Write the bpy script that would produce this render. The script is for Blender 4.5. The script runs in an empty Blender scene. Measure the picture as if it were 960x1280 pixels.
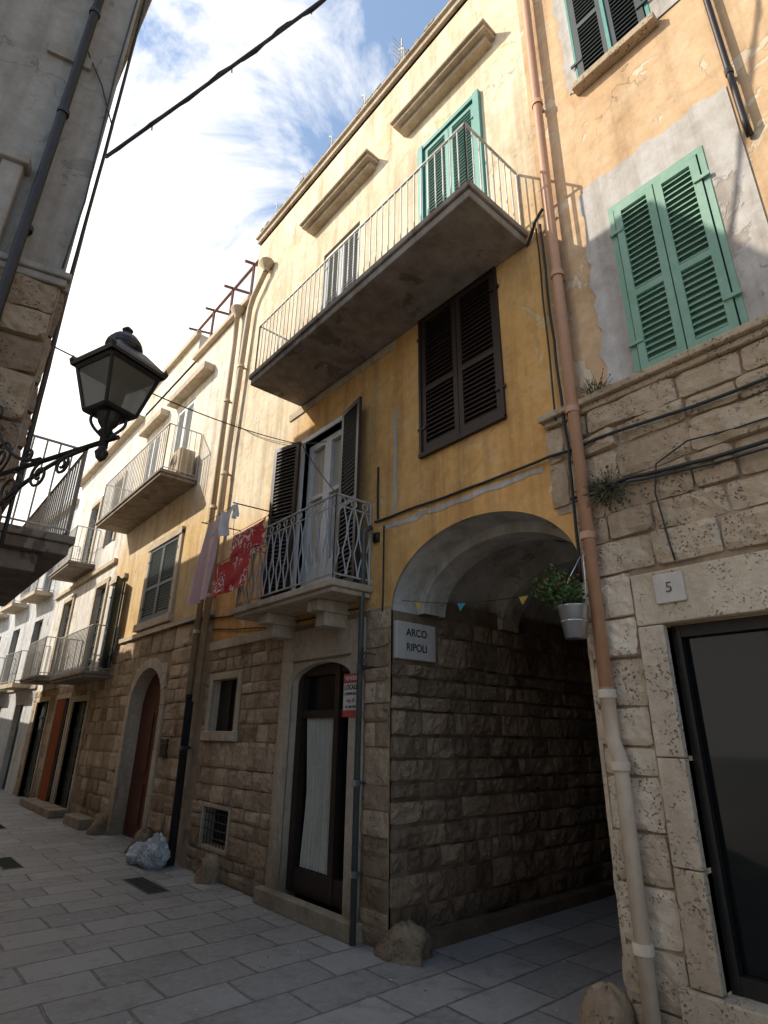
import bpy, bmesh, math, random
from mathutils import Vector, Matrix, noise
random.seed(7)
scene=bpy.context.scene
# ------------------------------------------------------------------ helpers
class MB:
    def __init__(s): s.v=[];s.f=[];s.m=[];s.t=[]
    def quad(s,pts,m=0,t=.5):
        i=len(s.v); s.v+= [tuple(p) for p in pts]; s.f.append(list(range(i,i+len(pts)))); s.m.append(m); s.t.append(t)
    def hexa(s,c,m=0,t=.5):
        i=len(s.v); s.v+=[tuple(p) for p in c]
        for q in ((0,3,2,1),(4,5,6,7),(0,1,5,4),(1,2,6,5),(2,3,7,6),(3,0,4,7)):
            s.f.append([i+k for k in q]); s.m.append(m); s.t.append(t)
    def box(s,x0,x1,y0,y1,z0,z1,m=0,t=.5):
        s.hexa([(x0,y0,z0),(x1,y0,z0),(x1,y1,z0),(x0,y1,z0),(x0,y0,z1),(x1,y0,z1),(x1,y1,z1),(x0,y1,z1)],m,t)
    def pbox(s,P,u0,u1,z0,z1,d0,d1,m=0,t=.5):
        s.hexa([P(u0,z0,d0),P(u1,z0,d0),P(u1,z0,d1),P(u0,z0,d1),P(u0,z1,d0),P(u1,z1,d0),P(u1,z1,d1),P(u0,z1,d1)],m,t)
    def tube(s,path,r,n=8,m=0,t=.5,cap=True):
        pts=[Vector(p) for p in path]; rings=[]
        rr=r if isinstance(r,(list,tuple)) else [r]*len(pts)
        ref=None
        for i,p in enumerate(pts):
            a=pts[max(i-1,0)];b=pts[min(i+1,len(pts)-1)];d=(b-a)
            if d.length<1e-9:d=Vector((0,0,1))
            d.normalize()
            if ref is None:
                ref=Vector((0,0,1)) if abs(d.z)<.9 else Vector((1,0,0))
            x=(ref-d*ref.dot(d))
            if x.length<1e-4: x=Vector((1,0,0))-d*d.x
            x.normalize(); ref=x; y=d.cross(x)
            base=len(s.v)
            for k in range(n):
                an=2*math.pi*k/n; q=p+(x*math.cos(an)+y*math.sin(an))*rr[i]; s.v.append(tuple(q))
            rings.append(base)
        for a,b in zip(rings,rings[1:]):
            for k in range(n):
                s.f.append([a+k,a+(k+1)%n,b+(k+1)%n,b+k]); s.m.append(m); s.t.append(t)
        if cap:
            for b0 in (rings[0],rings[-1]):
                s.f.append([b0+k for k in range(n)]); s.m.append(m); s.t.append(t)
    def lathe(s,c,prof,n=16,m=0,t=.5,rot=0,sq=False):
        c=Vector(c); base=len(s.v)
        for r,z in prof:
            for k in range(n):
                an=2*math.pi*k/n+rot; s.v.append((c.x+r*math.cos(an),c.y+r*math.sin(an),c.z+z))
        for j in range(len(prof)-1):
            for k in range(n):
                a=base+j*n; s.f.append([a+k,a+(k+1)%n,a+n+(k+1)%n,a+n+k]); s.m.append(m); s.t.append(t)
    def obj(s,name,mats,parent=None,smooth=False):
        me=bpy.data.meshes.new(name); me.from_pydata(s.v,[],s.f)
        for mt in mats: me.materials.append(mt)
        me.polygons.foreach_set("material_index",s.m)
        at=me.attributes.new("tint",'FLOAT','FACE'); at.data.foreach_set("value",s.t)
        if smooth: me.polygons.foreach_set("use_smooth",[True]*len(s.f))
        me.update()
        o=bpy.data.objects.new(name,me); scene.collection.objects.link(o)
        if parent: o.parent=parent
        return o
def empty(name):
    e=bpy.data.objects.new(name,None); scene.collection.objects.link(e); return e
def plane(o,du,n):
    o=Vector(o);du=Vector(du).normalized();n=Vector(n).normalized()
    def P(u,z,d=0): 
        q=o+du*u+n*d; return (q.x,q.y,z)
    return P
def bevel(o,w=.01,seg=2):
    m=o.modifiers.new("bev",'BEVEL'); m.width=w; m.segments=seg; m.limit_method='ANGLE'
# ------------------------------------------------------------------ materials
def newmat(name):
    m=bpy.data.materials.new(name); m.use_nodes=True; nt=m.node_tree; b=nt.nodes['Principled BSDF']
    return m,nt,b
def L(nt,a,b): nt.links.new(a,b)
def node(nt,t,**k):
    n=nt.nodes.new(t)
    for a,v in k.items(): setattr(n,a,v)
    return n
def noisen(nt,vec,scale,detail=6,rough=.6,dist=0):
    n=node(nt,'ShaderNodeTexNoise'); n.inputs['Scale'].default_value=scale; n.inputs['Detail'].default_value=detail
    n.inputs['Roughness'].default_value=rough; n.inputs['Distortion'].default_value=dist
    if vec is not None: L(nt,vec,n.inputs['Vector'])
    return n.outputs['Fac']
def ramp(nt,fac,a,b,ca=0,cb=1):
    r=node(nt,'ShaderNodeMapRange'); r.inputs[1].default_value=a; r.inputs[2].default_value=b
    r.inputs[3].default_value=ca; r.inputs[4].default_value=cb; L(nt,fac,r.inputs[0]); return r.outputs[0]
def mix(nt,fac,a,b,mode='MIX'):
    n=node(nt,'ShaderNodeMix'); n.data_type='RGBA'; n.blend_type=mode
    for i,x in ((0,fac),(6,a),(7,b)):
        if hasattr(x,'is_output') or hasattr(x,'links'): L(nt,x,n.inputs[i])
        elif i==0: n.inputs[0].default_value=x
        else: n.inputs[i].default_value=(*x,1)
    return n.outputs[2]
def math_(nt,op,a,b=None):
    n=node(nt,'ShaderNodeMath'); n.operation=op
    for i,x in enumerate((a,b)):
        if x is None: continue
        if isinstance(x,(int,float)): n.inputs[i].default_value=x
        else: L(nt,x,n.inputs[i])
    return n.outputs[0]
def tobump(nt,b,h,strength=.5,dist=.02):
    n=node(nt,'ShaderNodeBump'); n.inputs['Strength'].default_value=strength; n.inputs['Distance'].default_value=dist
    L(nt,h,n.inputs['Height']); L(nt,n.outputs[0],b.inputs['Normal'])
def mapped(nt,vec,sc):
    n=node(nt,'ShaderNodeMapping'); n.inputs['Scale'].default_value=sc; L(nt,vec,n.inputs[0]); return n.outputs[0]
def plaster(name,c1,c2,c3,patch=.6,stain=.45,zs=None,crack=True):
    m,nt,b=newmat(name); v=node(nt,'ShaderNodeTexCoord').outputs['Object']
    n1=noisen(nt,v,.9,8,.62,.3); n2=noisen(nt,v,1.9,10,.62,.7); n3=noisen(nt,mapped(nt,v,(3.2,3.2,.25)),1.5,8,.65)
    col=mix(nt,ramp(nt,n1,.35,.68),c1,c2)
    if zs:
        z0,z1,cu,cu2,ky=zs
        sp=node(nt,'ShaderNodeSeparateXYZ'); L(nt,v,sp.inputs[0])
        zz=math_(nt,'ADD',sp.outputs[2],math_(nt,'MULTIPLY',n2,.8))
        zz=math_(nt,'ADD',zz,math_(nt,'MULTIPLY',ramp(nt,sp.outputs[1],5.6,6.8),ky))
        col=mix(nt,ramp(nt,zz,z0+.4,z1+.4),col,mix(nt,ramp(nt,n1,.4,.62),cu,cu2))  # upper colours put sunlit brightness into the plaster above a noisy edge
    pm=ramp(nt,n2,patch,patch+.018)
    col=mix(nt,math_(nt,'MULTIPLY',pm,.8),col,c3)
    fade=noisen(nt,v,3.1,9,.7,.4)
    col=mix(nt,ramp(nt,fade,.5,.72,0,.5),col,c3)
    n4=noisen(nt,v,9,6,.7)
    col=mix(nt,ramp(nt,noisen(nt,v,1.4,10,.72,.5),.5,.72,0,.45),col,(.5,.37,.26),'MULTIPLY')
    col=mix(nt,ramp(nt,n4,.3,.75,.0,.35),col,(.3,.24,.16),'MULTIPLY')
    col=mix(nt,ramp(nt,n3,stain,.76,0,.75),col,(.42,.34,.26),'MULTIPLY')
    L(nt,col,b.inputs['Base Color']); b.inputs['Roughness'].default_value=.92
    h=math_(nt,'ADD',math_(nt,'MULTIPLY',pm,-.5),math_(nt,'MULTIPLY',n4,.45))
    h=math_(nt,'ADD',h,math_(nt,'MULTIPLY',noisen(nt,v,60,4,.7),.12))
    h=math_(nt,'ADD',h,n1)
    if crack:
        vo=node(nt,'ShaderNodeTexVoronoi'); vo.feature='DISTANCE_TO_EDGE'; vo.inputs['Scale'].default_value=.45
        w=node(nt,'ShaderNodeVectorMath'); w.operation='ADD'; L(nt,v,w.inputs[0])
        nn=node(nt,'ShaderNodeTexNoise'); nn.inputs['Scale'].default_value=2.5; nn.inputs['Detail'].default_value=8; L(nt,v,nn.inputs['Vector']); L(nt,nn.outputs['Color'],w.inputs[1])
        L(nt,w.outputs[0],vo.inputs['Vector'])
        ck=ramp(nt,vo.outputs['Distance'],0,.004,1,0)
        ck=math_(nt,'MULTIPLY',ck,ramp(nt,n1,.5,.6))
        col2=mix(nt,math_(nt,'MULTIPLY',ck,.5),col,(.15,.1,.07)); L(nt,col2,b.inputs['Base Color'])
        h=math_(nt,'SUBTRACT',h,math_(nt,'MULTIPLY',ck,.5))
    tobump(nt,b,h,.6,.02)
    return m
def stone(name,c1,c2,c3=(.12,.1,.08),pits=True,lich=.55,zd=None,dirt=.75):
    m,nt,b=newmat(name); v=node(nt,'ShaderNodeTexCoord').outputs['Object']
    at=node(nt,'ShaderNodeAttribute'); at.attribute_name='tint'
    n1=noisen(nt,v,2.2,8,.65,.4); n2=noisen(nt,v,14,8,.7)
    f=math_(nt,'ADD',math_(nt,'MULTIPLY',at.outputs['Fac'],.85),math_(nt,'MULTIPLY',n1,.35))
    col=mix(nt,ramp(nt,f,.15,.95),c1,c2)
    sp=node(nt,'ShaderNodeSeparateXYZ'); L(nt,v,sp.inputs[0])
    if zd:
        col=mix(nt,ramp(nt,math_(nt,'ADD',sp.outputs[2],n1),zd[0]+.3,zd[1]+.7,0,1),col,mix(nt,f,zd[2],zd[3]))
    col=mix(nt,ramp(nt,n1,lich,.78,0,.75),col,c3)
    col=mix(nt,ramp(nt,noisen(nt,mapped(nt,v,(2,2,.5)),1.1,8,.65,.3),.47,.7,0,dirt),col,(.45,.37,.3),'MULTIPLY')
    col=mix(nt,ramp(nt,n2,.35,.75,0,dirt*.75),col,(.34,.26,.19),'MULTIPLY')
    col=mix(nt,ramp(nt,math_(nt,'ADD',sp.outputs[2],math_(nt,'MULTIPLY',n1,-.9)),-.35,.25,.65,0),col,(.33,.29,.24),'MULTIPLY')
    h=math_(nt,'ADD',n1,math_(nt,'MULTIPLY',n2,.8))
    h=math_(nt,'ADD',h,math_(nt,'MULTIPLY',noisen(nt,v,55,5,.7),.2))
    if pits:
        vo=node(nt,'ShaderNodeTexVoronoi'); vo.inputs['Scale'].default_value=44; vo.inputs['Randomness'].default_value=1
        w=node(nt,'ShaderNodeVectorMath'); w.operation='ADD'; L(nt,v,w.inputs[0])
        nn=node(nt,'ShaderNodeTexNoise'); nn.inputs['Scale'].default_value=34; nn.inputs['Detail'].default_value=4; L(nt,v,nn.inputs['Vector'])
        ml=node(nt,'ShaderNodeVectorMath'); ml.operation='SCALE'; ml.inputs['Scale'].default_value=.045; L(nt,nn.outputs['Color'],ml.inputs[0]); L(nt,ml.outputs[0],w.inputs[1])
        L(nt,w.outputs[0],vo.inputs['Vector'])
        pit=math_(nt,'MULTIPLY',ramp(nt,vo.outputs['Distance'],.18,.36,1,0),ramp(nt,noisen(nt,v,6,6,.65),.48,.62))
        col=mix(nt,math_(nt,'MULTIPLY',pit,.65),col,(.07,.05,.035))
        h=math_(nt,'SUBTRACT',h,pit)
    L(nt,col,b.inputs['Base Color']); b.inputs['Roughness'].default_value=.9
    tobump(nt,b,h,.9,.02)
    return m
def paint(name,c,c2=None,rough=.5,metal=0,sc=12,bump=.2):
    m,nt,b=newmat(name); v=node(nt,'ShaderNodeTexCoord').outputs['Object']
    if c2 is None: c2=tuple(x*.55 for x in c)
    n=noisen(nt,v,sc,8,.7,.2); n2=noisen(nt,mapped(nt,v,(3,3,.5)),2.5,6,.65)
    f=math_(nt,'ADD',math_(nt,'MULTIPLY',n,.5),math_(nt,'MULTIPLY',n2,.5))
    L(nt,mix(nt,ramp(nt,f,.4,.66),c,c2),b.inputs['Base Color'])
    b.inputs['Roughness'].default_value=rough; b.inputs['Metallic'].default_value=metal
    tobump(nt,b,n,bump,.004); return m
M={}
M['yellow']=plaster('yellow_plaster',(.84,.5,.17),(.74,.4,.13),(.86,.64,.36),.62,.47,(5.7,6.8,(.86,.72,.5),(.89,.79,.59),2.0))  # upper cream is sunlight painted into the wall, reaching lower at the far end
M['peach']=plaster('peach_plaster',(.76,.53,.31),(.68,.44,.24),(.82,.69,.5),.57,.47)
M['cream']=plaster('cream_plaster',(.74,.63,.45),(.64,.52,.34),(.5,.42,.32),.62,.45)
M['ochre']=plaster('ochre_plaster',(.7,.47,.2),(.74,.56,.31),(.7,.6,.44),.62,.47,(4.9,5.8,(.86,.77,.6),(.88,.82,.7),0))  # cream-white top paints the sunlit part of the facade into its colour
M['white']=plaster('white_plaster',(.82,.8,.74),(.76,.72,.65),(.5,.46,.4),.62,.45)
M['bluewhite']=plaster('pale_plaster',(.68,.7,.71),(.6,.62,.62),(.45,.42,.38),.62,.45)
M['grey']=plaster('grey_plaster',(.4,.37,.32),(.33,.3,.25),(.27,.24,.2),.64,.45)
M['render']=plaster('window_render',(.66,.63,.59),(.58,.54,.49),(.44,.38,.32),.62,.42)
M['vault']=plaster('vault_plaster',(.7,.68,.62),(.6,.57,.51),(.38,.33,.28),.6,.45)
M['slab']=plaster('concrete_slab',(.38,.34,.29),(.31,.265,.22),(.17,.14,.12),.6,.42,crack=False)
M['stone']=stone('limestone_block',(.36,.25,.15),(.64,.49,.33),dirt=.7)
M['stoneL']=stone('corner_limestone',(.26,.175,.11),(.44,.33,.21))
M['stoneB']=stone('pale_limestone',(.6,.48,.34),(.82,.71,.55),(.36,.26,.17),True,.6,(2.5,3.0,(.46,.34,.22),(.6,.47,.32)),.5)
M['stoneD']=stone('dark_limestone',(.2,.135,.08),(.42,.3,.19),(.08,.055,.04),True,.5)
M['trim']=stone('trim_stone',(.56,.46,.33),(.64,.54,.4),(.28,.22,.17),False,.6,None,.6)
M['mortar']=plaster('mortar',(.5,.39,.27),(.4,.3,.2),(.26,.2,.14),.6,.4,crack=False)
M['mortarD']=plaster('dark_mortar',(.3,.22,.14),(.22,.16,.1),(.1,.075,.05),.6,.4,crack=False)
M['green']=paint('green_paint',(.16,.31,.21),(.25,.4,.3),.6)
M['teal']=paint('teal_paint',(.06,.25,.2),(.12,.33,.27),.55)
M['brown']=paint('dark_brown_paint',(.024,.014,.01),(.04,.022,.016),.45)
M['dgreen']=paint('dark_green_paint',(.02,.032,.028),(.035,.045,.04),.5)
M['greysh']=paint('grey_paint',(.3,.31,.3),(.2,.21,.2),.6)
M['bag']=paint('plastic_bag',(.5,.51,.51),(.3,.31,.32),.35,0,9,.8)
M['whitew']=paint('white_wood',(.68,.69,.68),(.55,.55,.53),.5)
M['iron']=paint('black_iron',(.018,.018,.018),(.035,.028,.022),.45,.4)
M['rail']=paint('white_iron_rail',(.62,.62,.58),(.36,.32,.26),.5)
M['railg']=paint('grey_iron_rail',(.48,.47,.44),(.3,.27,.23),.5,.0)
M['copper']=paint('salmon_pipe',(.56,.3,.17),(.45,.24,.14),.55)
M['beigepipe']=paint('beige_pipe',(.5,.38,.24),(.36,.26,.16),.6)
M['stonepipe']=paint('cream_pipe',(.6,.48,.35),(.44,.34,.24),.7)
M['greypipe']=paint('grey_pipe',(.09,.1,.09),(.05,.055,.05),.4)
M['cable']=paint('cable',(.02,.02,.02),(.035,.035,.035),.65)
M['red']=paint('red_door_wood',(.11,.026,.015),(.06,.015,.01),.5)
M['orange']=paint('orange_cloth',(.42,.11,.04),(.34,.09,.03),.8)
M['rust']=paint('rusty_iron',(.2,.09,.06),(.13,.06,.04),.8)
M['zinc']=paint('zinc',(.6,.6,.6),(.45,.45,.45),.3,.85)
M['leaf']=paint('leaf',(.045,.09,.02),(.08,.13,.035),.6,0,20)
M['dry']=paint('dry_weed',(.12,.1,.05),(.07,.08,.03),.8,0,20)
M['flower']=paint('flower',(.5,.1,.03),(.5,.3,.05),.6,0,20)
M['signw']=paint('sign_white',(.7,.68,.62),(.6,.57,.52),.5)
M['ceramic']=paint('marble_plate',(.58,.53,.46),(.45,.4,.34),.5)
M['ink']=paint('ink_black',(.03,.03,.03),None,.6)
M['inkg']=paint('ink_grey',(.12,.11,.1),None,.6)
M['signred']=paint('sign_red',(.6,.07,.05),None,.5)
M['skin']=paint('pink_cloth',(.78,.54,.55),(.7,.46,.48),.9)
M['wcloth']=paint('white_cloth',(.8,.8,.8),(.7,.7,.72),.9)
M['curtain']=paint('curtain',(.6,.55,.45),(.46,.41,.32),.9)
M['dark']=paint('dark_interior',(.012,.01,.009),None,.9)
M['yel']=paint('yellow_flag',(.6,.42,.06),None,.8); M['tealf']=paint('teal_flag',(.05,.3,.33),None,.8); M['redf']=paint('red_flag',(.42,.06,.04),None,.8)
m,nt,b=newmat('window_glass'); b.inputs['Base Color'].default_value=(.008,.009,.009,1); b.inputs['Roughness'].default_value=.04; b.inputs['Specular IOR Level'].default_value=.2; M['glass']=m
m,nt,b=newmat('lantern_glass'); b.inputs['Base Color'].default_value=(.07,.075,.06,1); b.inputs['Roughness'].default_value=.35; b.inputs['Transmission Weight'].default_value=.3; b.inputs['Alpha'].default_value=.85; M['lglass']=m
m,nt,b=newmat('red_white_towel'); v=node(nt,'ShaderNodeTexCoord').outputs['Object']
n=noisen(nt,v,13,3,.5,1.8); n2=noisen(nt,v,4.5,2,.5)
f=math_(nt,'MULTIPLY',ramp(nt,n,.53,.55),ramp(nt,n2,.44,.49)); L(nt,mix(nt,f,(.52,.025,.03),(.75,.62,.58)),b.inputs['Base Color']); b.inputs['Roughness'].default_value=.9; M['towel']=m
# paving
m,nt,b=newmat('paving_stone'); v=node(nt,'ShaderNodeTexCoord').outputs['Object']
w=node(nt,'ShaderNodeVectorMath'); w.operation='ADD'; nn=node(nt,'ShaderNodeTexNoise'); nn.inputs['Scale'].default_value=1.5; nn.inputs['Detail'].default_value=5
L(nt,v,nn.inputs['Vector']); ml=node(nt,'ShaderNodeVectorMath'); ml.operation='SCALE'; ml.inputs['Scale'].default_value=.06; L(nt,nn.outputs['Color'],ml.inputs[0]); L(nt,v,w.inputs[0]); L(nt,ml.outputs[0],w.inputs[1])
br=node(nt,'ShaderNodeTexBrick'); br.offset=.37; br.inputs['Scale'].default_value=1; br.inputs['Brick Width'].default_value=.66; br.inputs['Row Height'].default_value=.4
br.inputs['Mortar Size'].default_value=.012; br.inputs['Mortar Smooth'].default_value=.4; br.inputs['Bias'].default_value=0
br.inputs['Color1'].default_value=(.38,.36,.335,1); br.inputs['Color2'].default_value=(.25,.238,.22,1); br.inputs['Mortar'].default_value=(.15,.14,.125,1)
L(nt,w.outputs[0],br.inputs['Vector'])
n1=noisen(nt,v,.9,8,.65,.4); n2=noisen(nt,v,16,8,.7); n5=noisen(nt,v,120,3,.6)
col=mix(nt,ramp(nt,n1,.35,.7,0,.6),br.outputs['Color'],(.55,.51,.46),'MULTIPLY')
col=mix(nt,ramp(nt,n2,.42,.72,0,.5),col,(.42,.395,.355))
col=mix(nt,ramp(nt,noisen(nt,v,3.2,10,.75,.3),.52,.68,0,.6),col,(.13,.12,.105))
col=mix(nt,ramp(nt,noisen(nt,v,24,3,.5,.3),.69,.72,0,.6),col,(.6,.58,.54))
L(nt,col,b.inputs['Base Color']); L(nt,ramp(nt,n1,.3,.7,.75,.42),b.inputs['Roughness'])
h=math_(nt,'ADD',math_(nt,'MULTIPLY',br.outputs['Fac'],-.9),math_(nt,'MULTIPLY',n2,.45)); h=math_(nt,'ADD',h,math_(nt,'MULTIPLY',n5,.1)); h=math_(nt,'ADD',h,math_(nt,'MULTIPLY',n1,.8))
tobump(nt,b,h,.8,.016); M['paving']=m
# ------------------------------------------------------------------ architecture helpers
R=plane((3.6,0,0),(0,1,0),(-1,0,0))
W=plane((3.6,4.09,0),(1,0,0),(0,-1,0))
FL=plane((.32,3.8,0),(-.974,.225,0),(-.225,-.974,0))
def arc(yc,a,zs,h,n=24,t0=0,t1=math.pi):
    return [(yc+a*math.cos(t0+(t1-t0)*i/n),zs+h*math.sin(t0+(t1-t0)*i/n)) for i in range(n+1)]
def facade(mb,P,u0,u1,z0,z1,holes,m=0,mr=None,reveal=.2,mback=None,d=0):
    mr=m if mr is None else mr
    us=sorted(set([u0,u1]+[min(max(h[k],u0),u1) for h in holes for k in (0,1)]))
    zs=sorted(set([z0,z1]+[min(max(h[k],z0),z1) for h in holes for k in (2,3)]))
    for a,b_ in zip(us,us[1:]):
        for c,e in zip(zs,zs[1:]):
            uc=(a+b_)/2;zc=(c+e)/2
            if any(h[0]<uc<h[1] and h[2]<zc<h[3] for h in holes): continue
            mb.quad([P(a,c,d),P(b_,c,d),P(b_,e,d),P(a,e,d)],m)
    for h in holes:
        a,b_,c,e=h[:4]; rv=h[4] if len(h)>4 else reveal
        sides=[([(a,c),(a,e)]),([(b_,c),(b_,e)]),([(a,e),(b_,e)])]
        if c>.01: sides.append([(a,c),(b_,c)])
        mm=h[5] if len(h)>5 else mr
        for q in sides:
            mb.quad([P(*q[0],d),P(*q[1],d),P(*q[1],-rv),P(*q[0],-rv)],mm)
        if mback is not None: mb.quad([P(a,c,-rv),P(b_,c,-rv),P(b_,e,-rv),P(a,e,-rv)],mback)
def blocks(mb,P,u0,u1,z0,z1,holes=(),m=0,ch=(.2,.3),bw=(.24,.62),dep=.03,rough=.008,seed=1,joint=.006):
    rnd=random.Random(seed)
    zf=sorted(set([z0,z1]+[h[k] for h in holes for k in (2,3) if z0<h[k]<z1]))
    zz=[z0]
    for a,b_ in zip(zf,zf[1:]):
        n=max(1,round((b_-a)/rnd.uniform(*ch))); ws=[rnd.uniform(.68,1.32) for _ in range(n)]; S=sum(ws); c=a
        for w_ in ws: c+=w_/S*(b_-a); zz.append(c)
    for a,b_ in zip(zz,zz[1:]):
        iv=[(u0,u1)]
        for h in holes:
            if h[2]<(a+b_)/2<h[3]:
                nv=[]
                for p,q in iv:
                    if h[1]<=p or h[0]>=q: nv.append((p,q)); continue
                    if h[0]>p: nv.append((p,h[0]))
                    if h[1]<q: nv.append((h[1],q))
                iv=nv
        for p,q in iv:
            u=p
            while u<q-.01:
                w_=rnd.uniform(*bw); e=u+w_
                if q-e<bw[0]*.6: e=q
                one_block(mb,P,u+joint*rnd.uniform(.3,2.2),e-joint*rnd.uniform(.3,2.2),a+joint*rnd.uniform(.3,1.8),b_-joint*rnd.uniform(.3,1.8),dep*rnd.uniform(.55,1.3),rough*rnd.uniform(.6,1.5),m,rnd)
                u=e
def one_block(mb,P,u0,u1,z0,z1,dep,rough,m,rnd):
    if u1-u0<.02 or z1-z0<.02: return
    nx=max(4,int((u1-u0)/.04)); nz=max(4,int((z1-z0)/.04)); t=rnd.random(); off=rnd.uniform(0,50)
    sk=rnd.uniform(-.008,.008); skz=rnd.uniform(-.008,.008)
    base=len(mb.v)
    for j in range(nz+1):
        for i in range(nx+1):
            fu=i/nx;fz=j/nz
            u=u0+(u1-u0)*fu; z=z0+(z1-z0)*fz
            edge=(i in (0,nx))+(j in (0,nz))
            nn=noise.noise(Vector((u*5+off,z*5,off)))
            n2=noise.noise(Vector((u*17+off,z*17,off+7)))
            d=dep+rough*1.6*nn+rough*1.2*n2+sk*(fu-.5)*2+skz*(fz-.5)*2
            if edge:
                d-=.005+.014*max(0,n2)+.012*max(0,nn)
                u+=(.5-fu)*.006*(i in (0,nx))+n2*.011; z+=(.5-fz)*.006*(j in (0,nz))+nn*.012
            if edge==2:
                k=.012+.04*max(0,n2); u+=(.5-fu)*k; z+=(.5-fz)*k
            # never sink to the mortar bed: floor rises smoothly above it
            lo=.011+.002*(nn+n2)
            mb.v.append(P(u,z,max(d,lo)))
    for j in range(nz):
        for i in range(nx):
            a=base+j*(nx+1)+i; mb.f.append([a,a+1,a+nx+2,a+nx+1]); mb.m.append(m); mb.t.append(t)
    rim=[base+i for i in range(nx+1)]+[base+j*(nx+1)+nx for j in range(1,nz+1)]+[base+nz*(nx+1)+i for i in range(nx-1,-1,-1)]+[base+j*(nx+1) for j in range(nz-1,0,-1)]
    back=[]
    for k,r_ in enumerate(rim):
        i=(r_-base)%(nx+1);j=(r_-base)//(nx+1)
        back.append(len(mb.v)); mb.v.append(P(u0+(u1-u0)*i/nx,z0+(z1-z0)*j/nz,-.01))
    for k in range(len(rim)):
        k2=(k+1)%len(rim); mb.f.append([rim[k],rim[k2],back[k2],back[k]]); mb.m.append(m); mb.t.append(t)
def arch_fill(mb,P,u0,u1,zs,rise,ztop,d0,d1,m=0,n=24):
    c=arc((u0+u1)/2,(u1-u0)/2,zs,rise,n)
    for (a,za),(b_,zb) in zip(c,c[1:]):
        mb.quad([P(a,za,d1),P(b_,zb,d1),P(b_,ztop,d1),P(a,ztop,d1)],m)
        mb.quad([P(a,za,d1),P(b_,zb,d1),P(b_,zb,d0),P(a,za,d0)],m)
def arch_ring(mb,P,u0,u1,zs,rise,w,d0,d1,m=0,n=9,gap=.012):
    uc=(u0+u1)/2;a=(u1-u0)/2
    for i in range(n):
        t0=math.pi*i/n+gap;t1=math.pi*(i+1)/n-gap
        q=[]
        for t in (t0,(t0+t1)/2,t1): q.append((uc+a*math.cos(t),zs+rise*math.sin(t),uc+(a+w)*math.cos(t),zs+(rise+w)*math.sin(t)))
        ti=random.random()
        for A,B in zip(q,q[1:]):
            mb.hexa([P(A[0],A[1],d0),P(A[2],A[3],d0),P(A[2],A[3],d1),P(A[0],A[1],d1),P(B[0],B[1],d0),P(B[2],B[3],d0),P(B[2],B[3],d1),P(B[0],B[1],d1)],m,ti)
def leaf(mb,h,dr,w,z0,z1,m=0,th=.035,sl=.05,mid=True):
    """louvred shutter leaf: hinge h(x,y), plan direction dr, width w"""
    dr=Vector((dr[0],dr[1],0)).normalized(); n=Vector((dr.y,-dr.x,0)); o=Vector((h[0],h[1],0))
    def P(u,z,d=0): q=o+dr*u+n*d; return (q.x,q.y,z)
    s=.055
    mb.pbox(P,0,s,z0,z1,0,th,m); mb.pbox(P,w-s,w,z0,z1,0,th,m)
    mb.pbox(P,s,w-s,z0,z0+s*1.3,0,th,m); mb.pbox(P,s,w-s,z1-s,z1,0,th,m)
    rails=[z0+s*1.3,z1-s]
    if mid:
        zm=z0+(z1-z0)*.42; mb.pbox(P,s,w-s,zm,zm+s,0,th,m); rails=[z0+s*1.3,zm,zm+s,z1-s]
    for a,b_ in zip(rails[::2],rails[1::2]):
        k=int((b_-a)/sl)
        for i in range(k):
            z=a+(i+.15)*(b_-a)/k; dz=sl*random.uniform(.66,.8)
            mb.hexa([P(s,z+dz,.002),P(w-s,z+dz,.002),P(w-s,z,th-.004),P(s,z,th-.004),P(s,z+dz+.007,.002),P(w-s,z+dz+.007,.002),P(w-s,z+.007,th-.004),P(s,z+.007,th-.004)],m)
    mb.pbox(P,s*.5,w-s*.5,z0+.02,z1-.02,-.006,-.002,m)
def shutters(name,y0,y1,z0,z1,mat,parent,x=3.57,frame=None):
    mb=MB(); ym=(y0+y1)/2
    leaf(mb,(x,y1),(0,-1),y1-ym-.004,z0,z1); leaf(mb,(x,ym-.004),(0.012,-1),ym-.004-y0,z0,z1-.004)
    for z in (z0+.25,z1-.25):
        mb.box(x-.045,x-.03,y0-.06,y0+.05,z,z+.03); mb.box(x-.045,x-.03,y1-.05,y1+.06,z,z+.03)
    return mb.obj(name,[mat],parent)
def railing(mb,pts,z0,z1,r=.007,sp=.1,m=0,top=.013,style='plain'):
    for a,b_ in zip(pts,pts[1:]):
        a=Vector((*a,0));b_=Vector((*b_,0)); d=b_-a; n=max(1,round(d.length/sp))
        for zz,rr in ((z1,top),(z0+.06,r*1.2)): mb.tube([(a.x,a.y,zz),(b_.x,b_.y,zz)],rr,6,m)
        if style!='plain':
            mb.tube([(a.x,a.y,z1-.12),(b_.x,b_.y,z1-.12)],r,6,m)
        un=d.normalized()
        for i in range(n+1):
            p=a+d*i/n
            if style=='plain' or i==0 or i==n:
                rr=r*1.6 if i in (0,n) else r
                mb.tube([(p.x,p.y,z0-.01),(p.x,p.y,z1)],rr,5,m)
            if style!='plain' and i<n:
                q=a+d*(i+.5)/n; hw=d.length/n*.46; H=z1-.12-z0-.06
                for sg in (-1,1):
                    path=[]
                    for k in range(15):
                        t=k/14; bul=hw*(.25+.75*abs(math.cos(math.pi*1.5*t))) 
                        s_=q+un*sg*bul; path.append((s_.x,s_.y,z0+.06+H*t))
                    mb.tube(path,r,4,m)
                pth=[]
                for k in range(9):
                    t=math.pi*2*k/8; c=q+un*math.cos(t)*.035; pth.append((c.x,c.y,z1-.06+math.sin(t)*.04))
                mb.tube(pth,r*.9,4,m)
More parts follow.
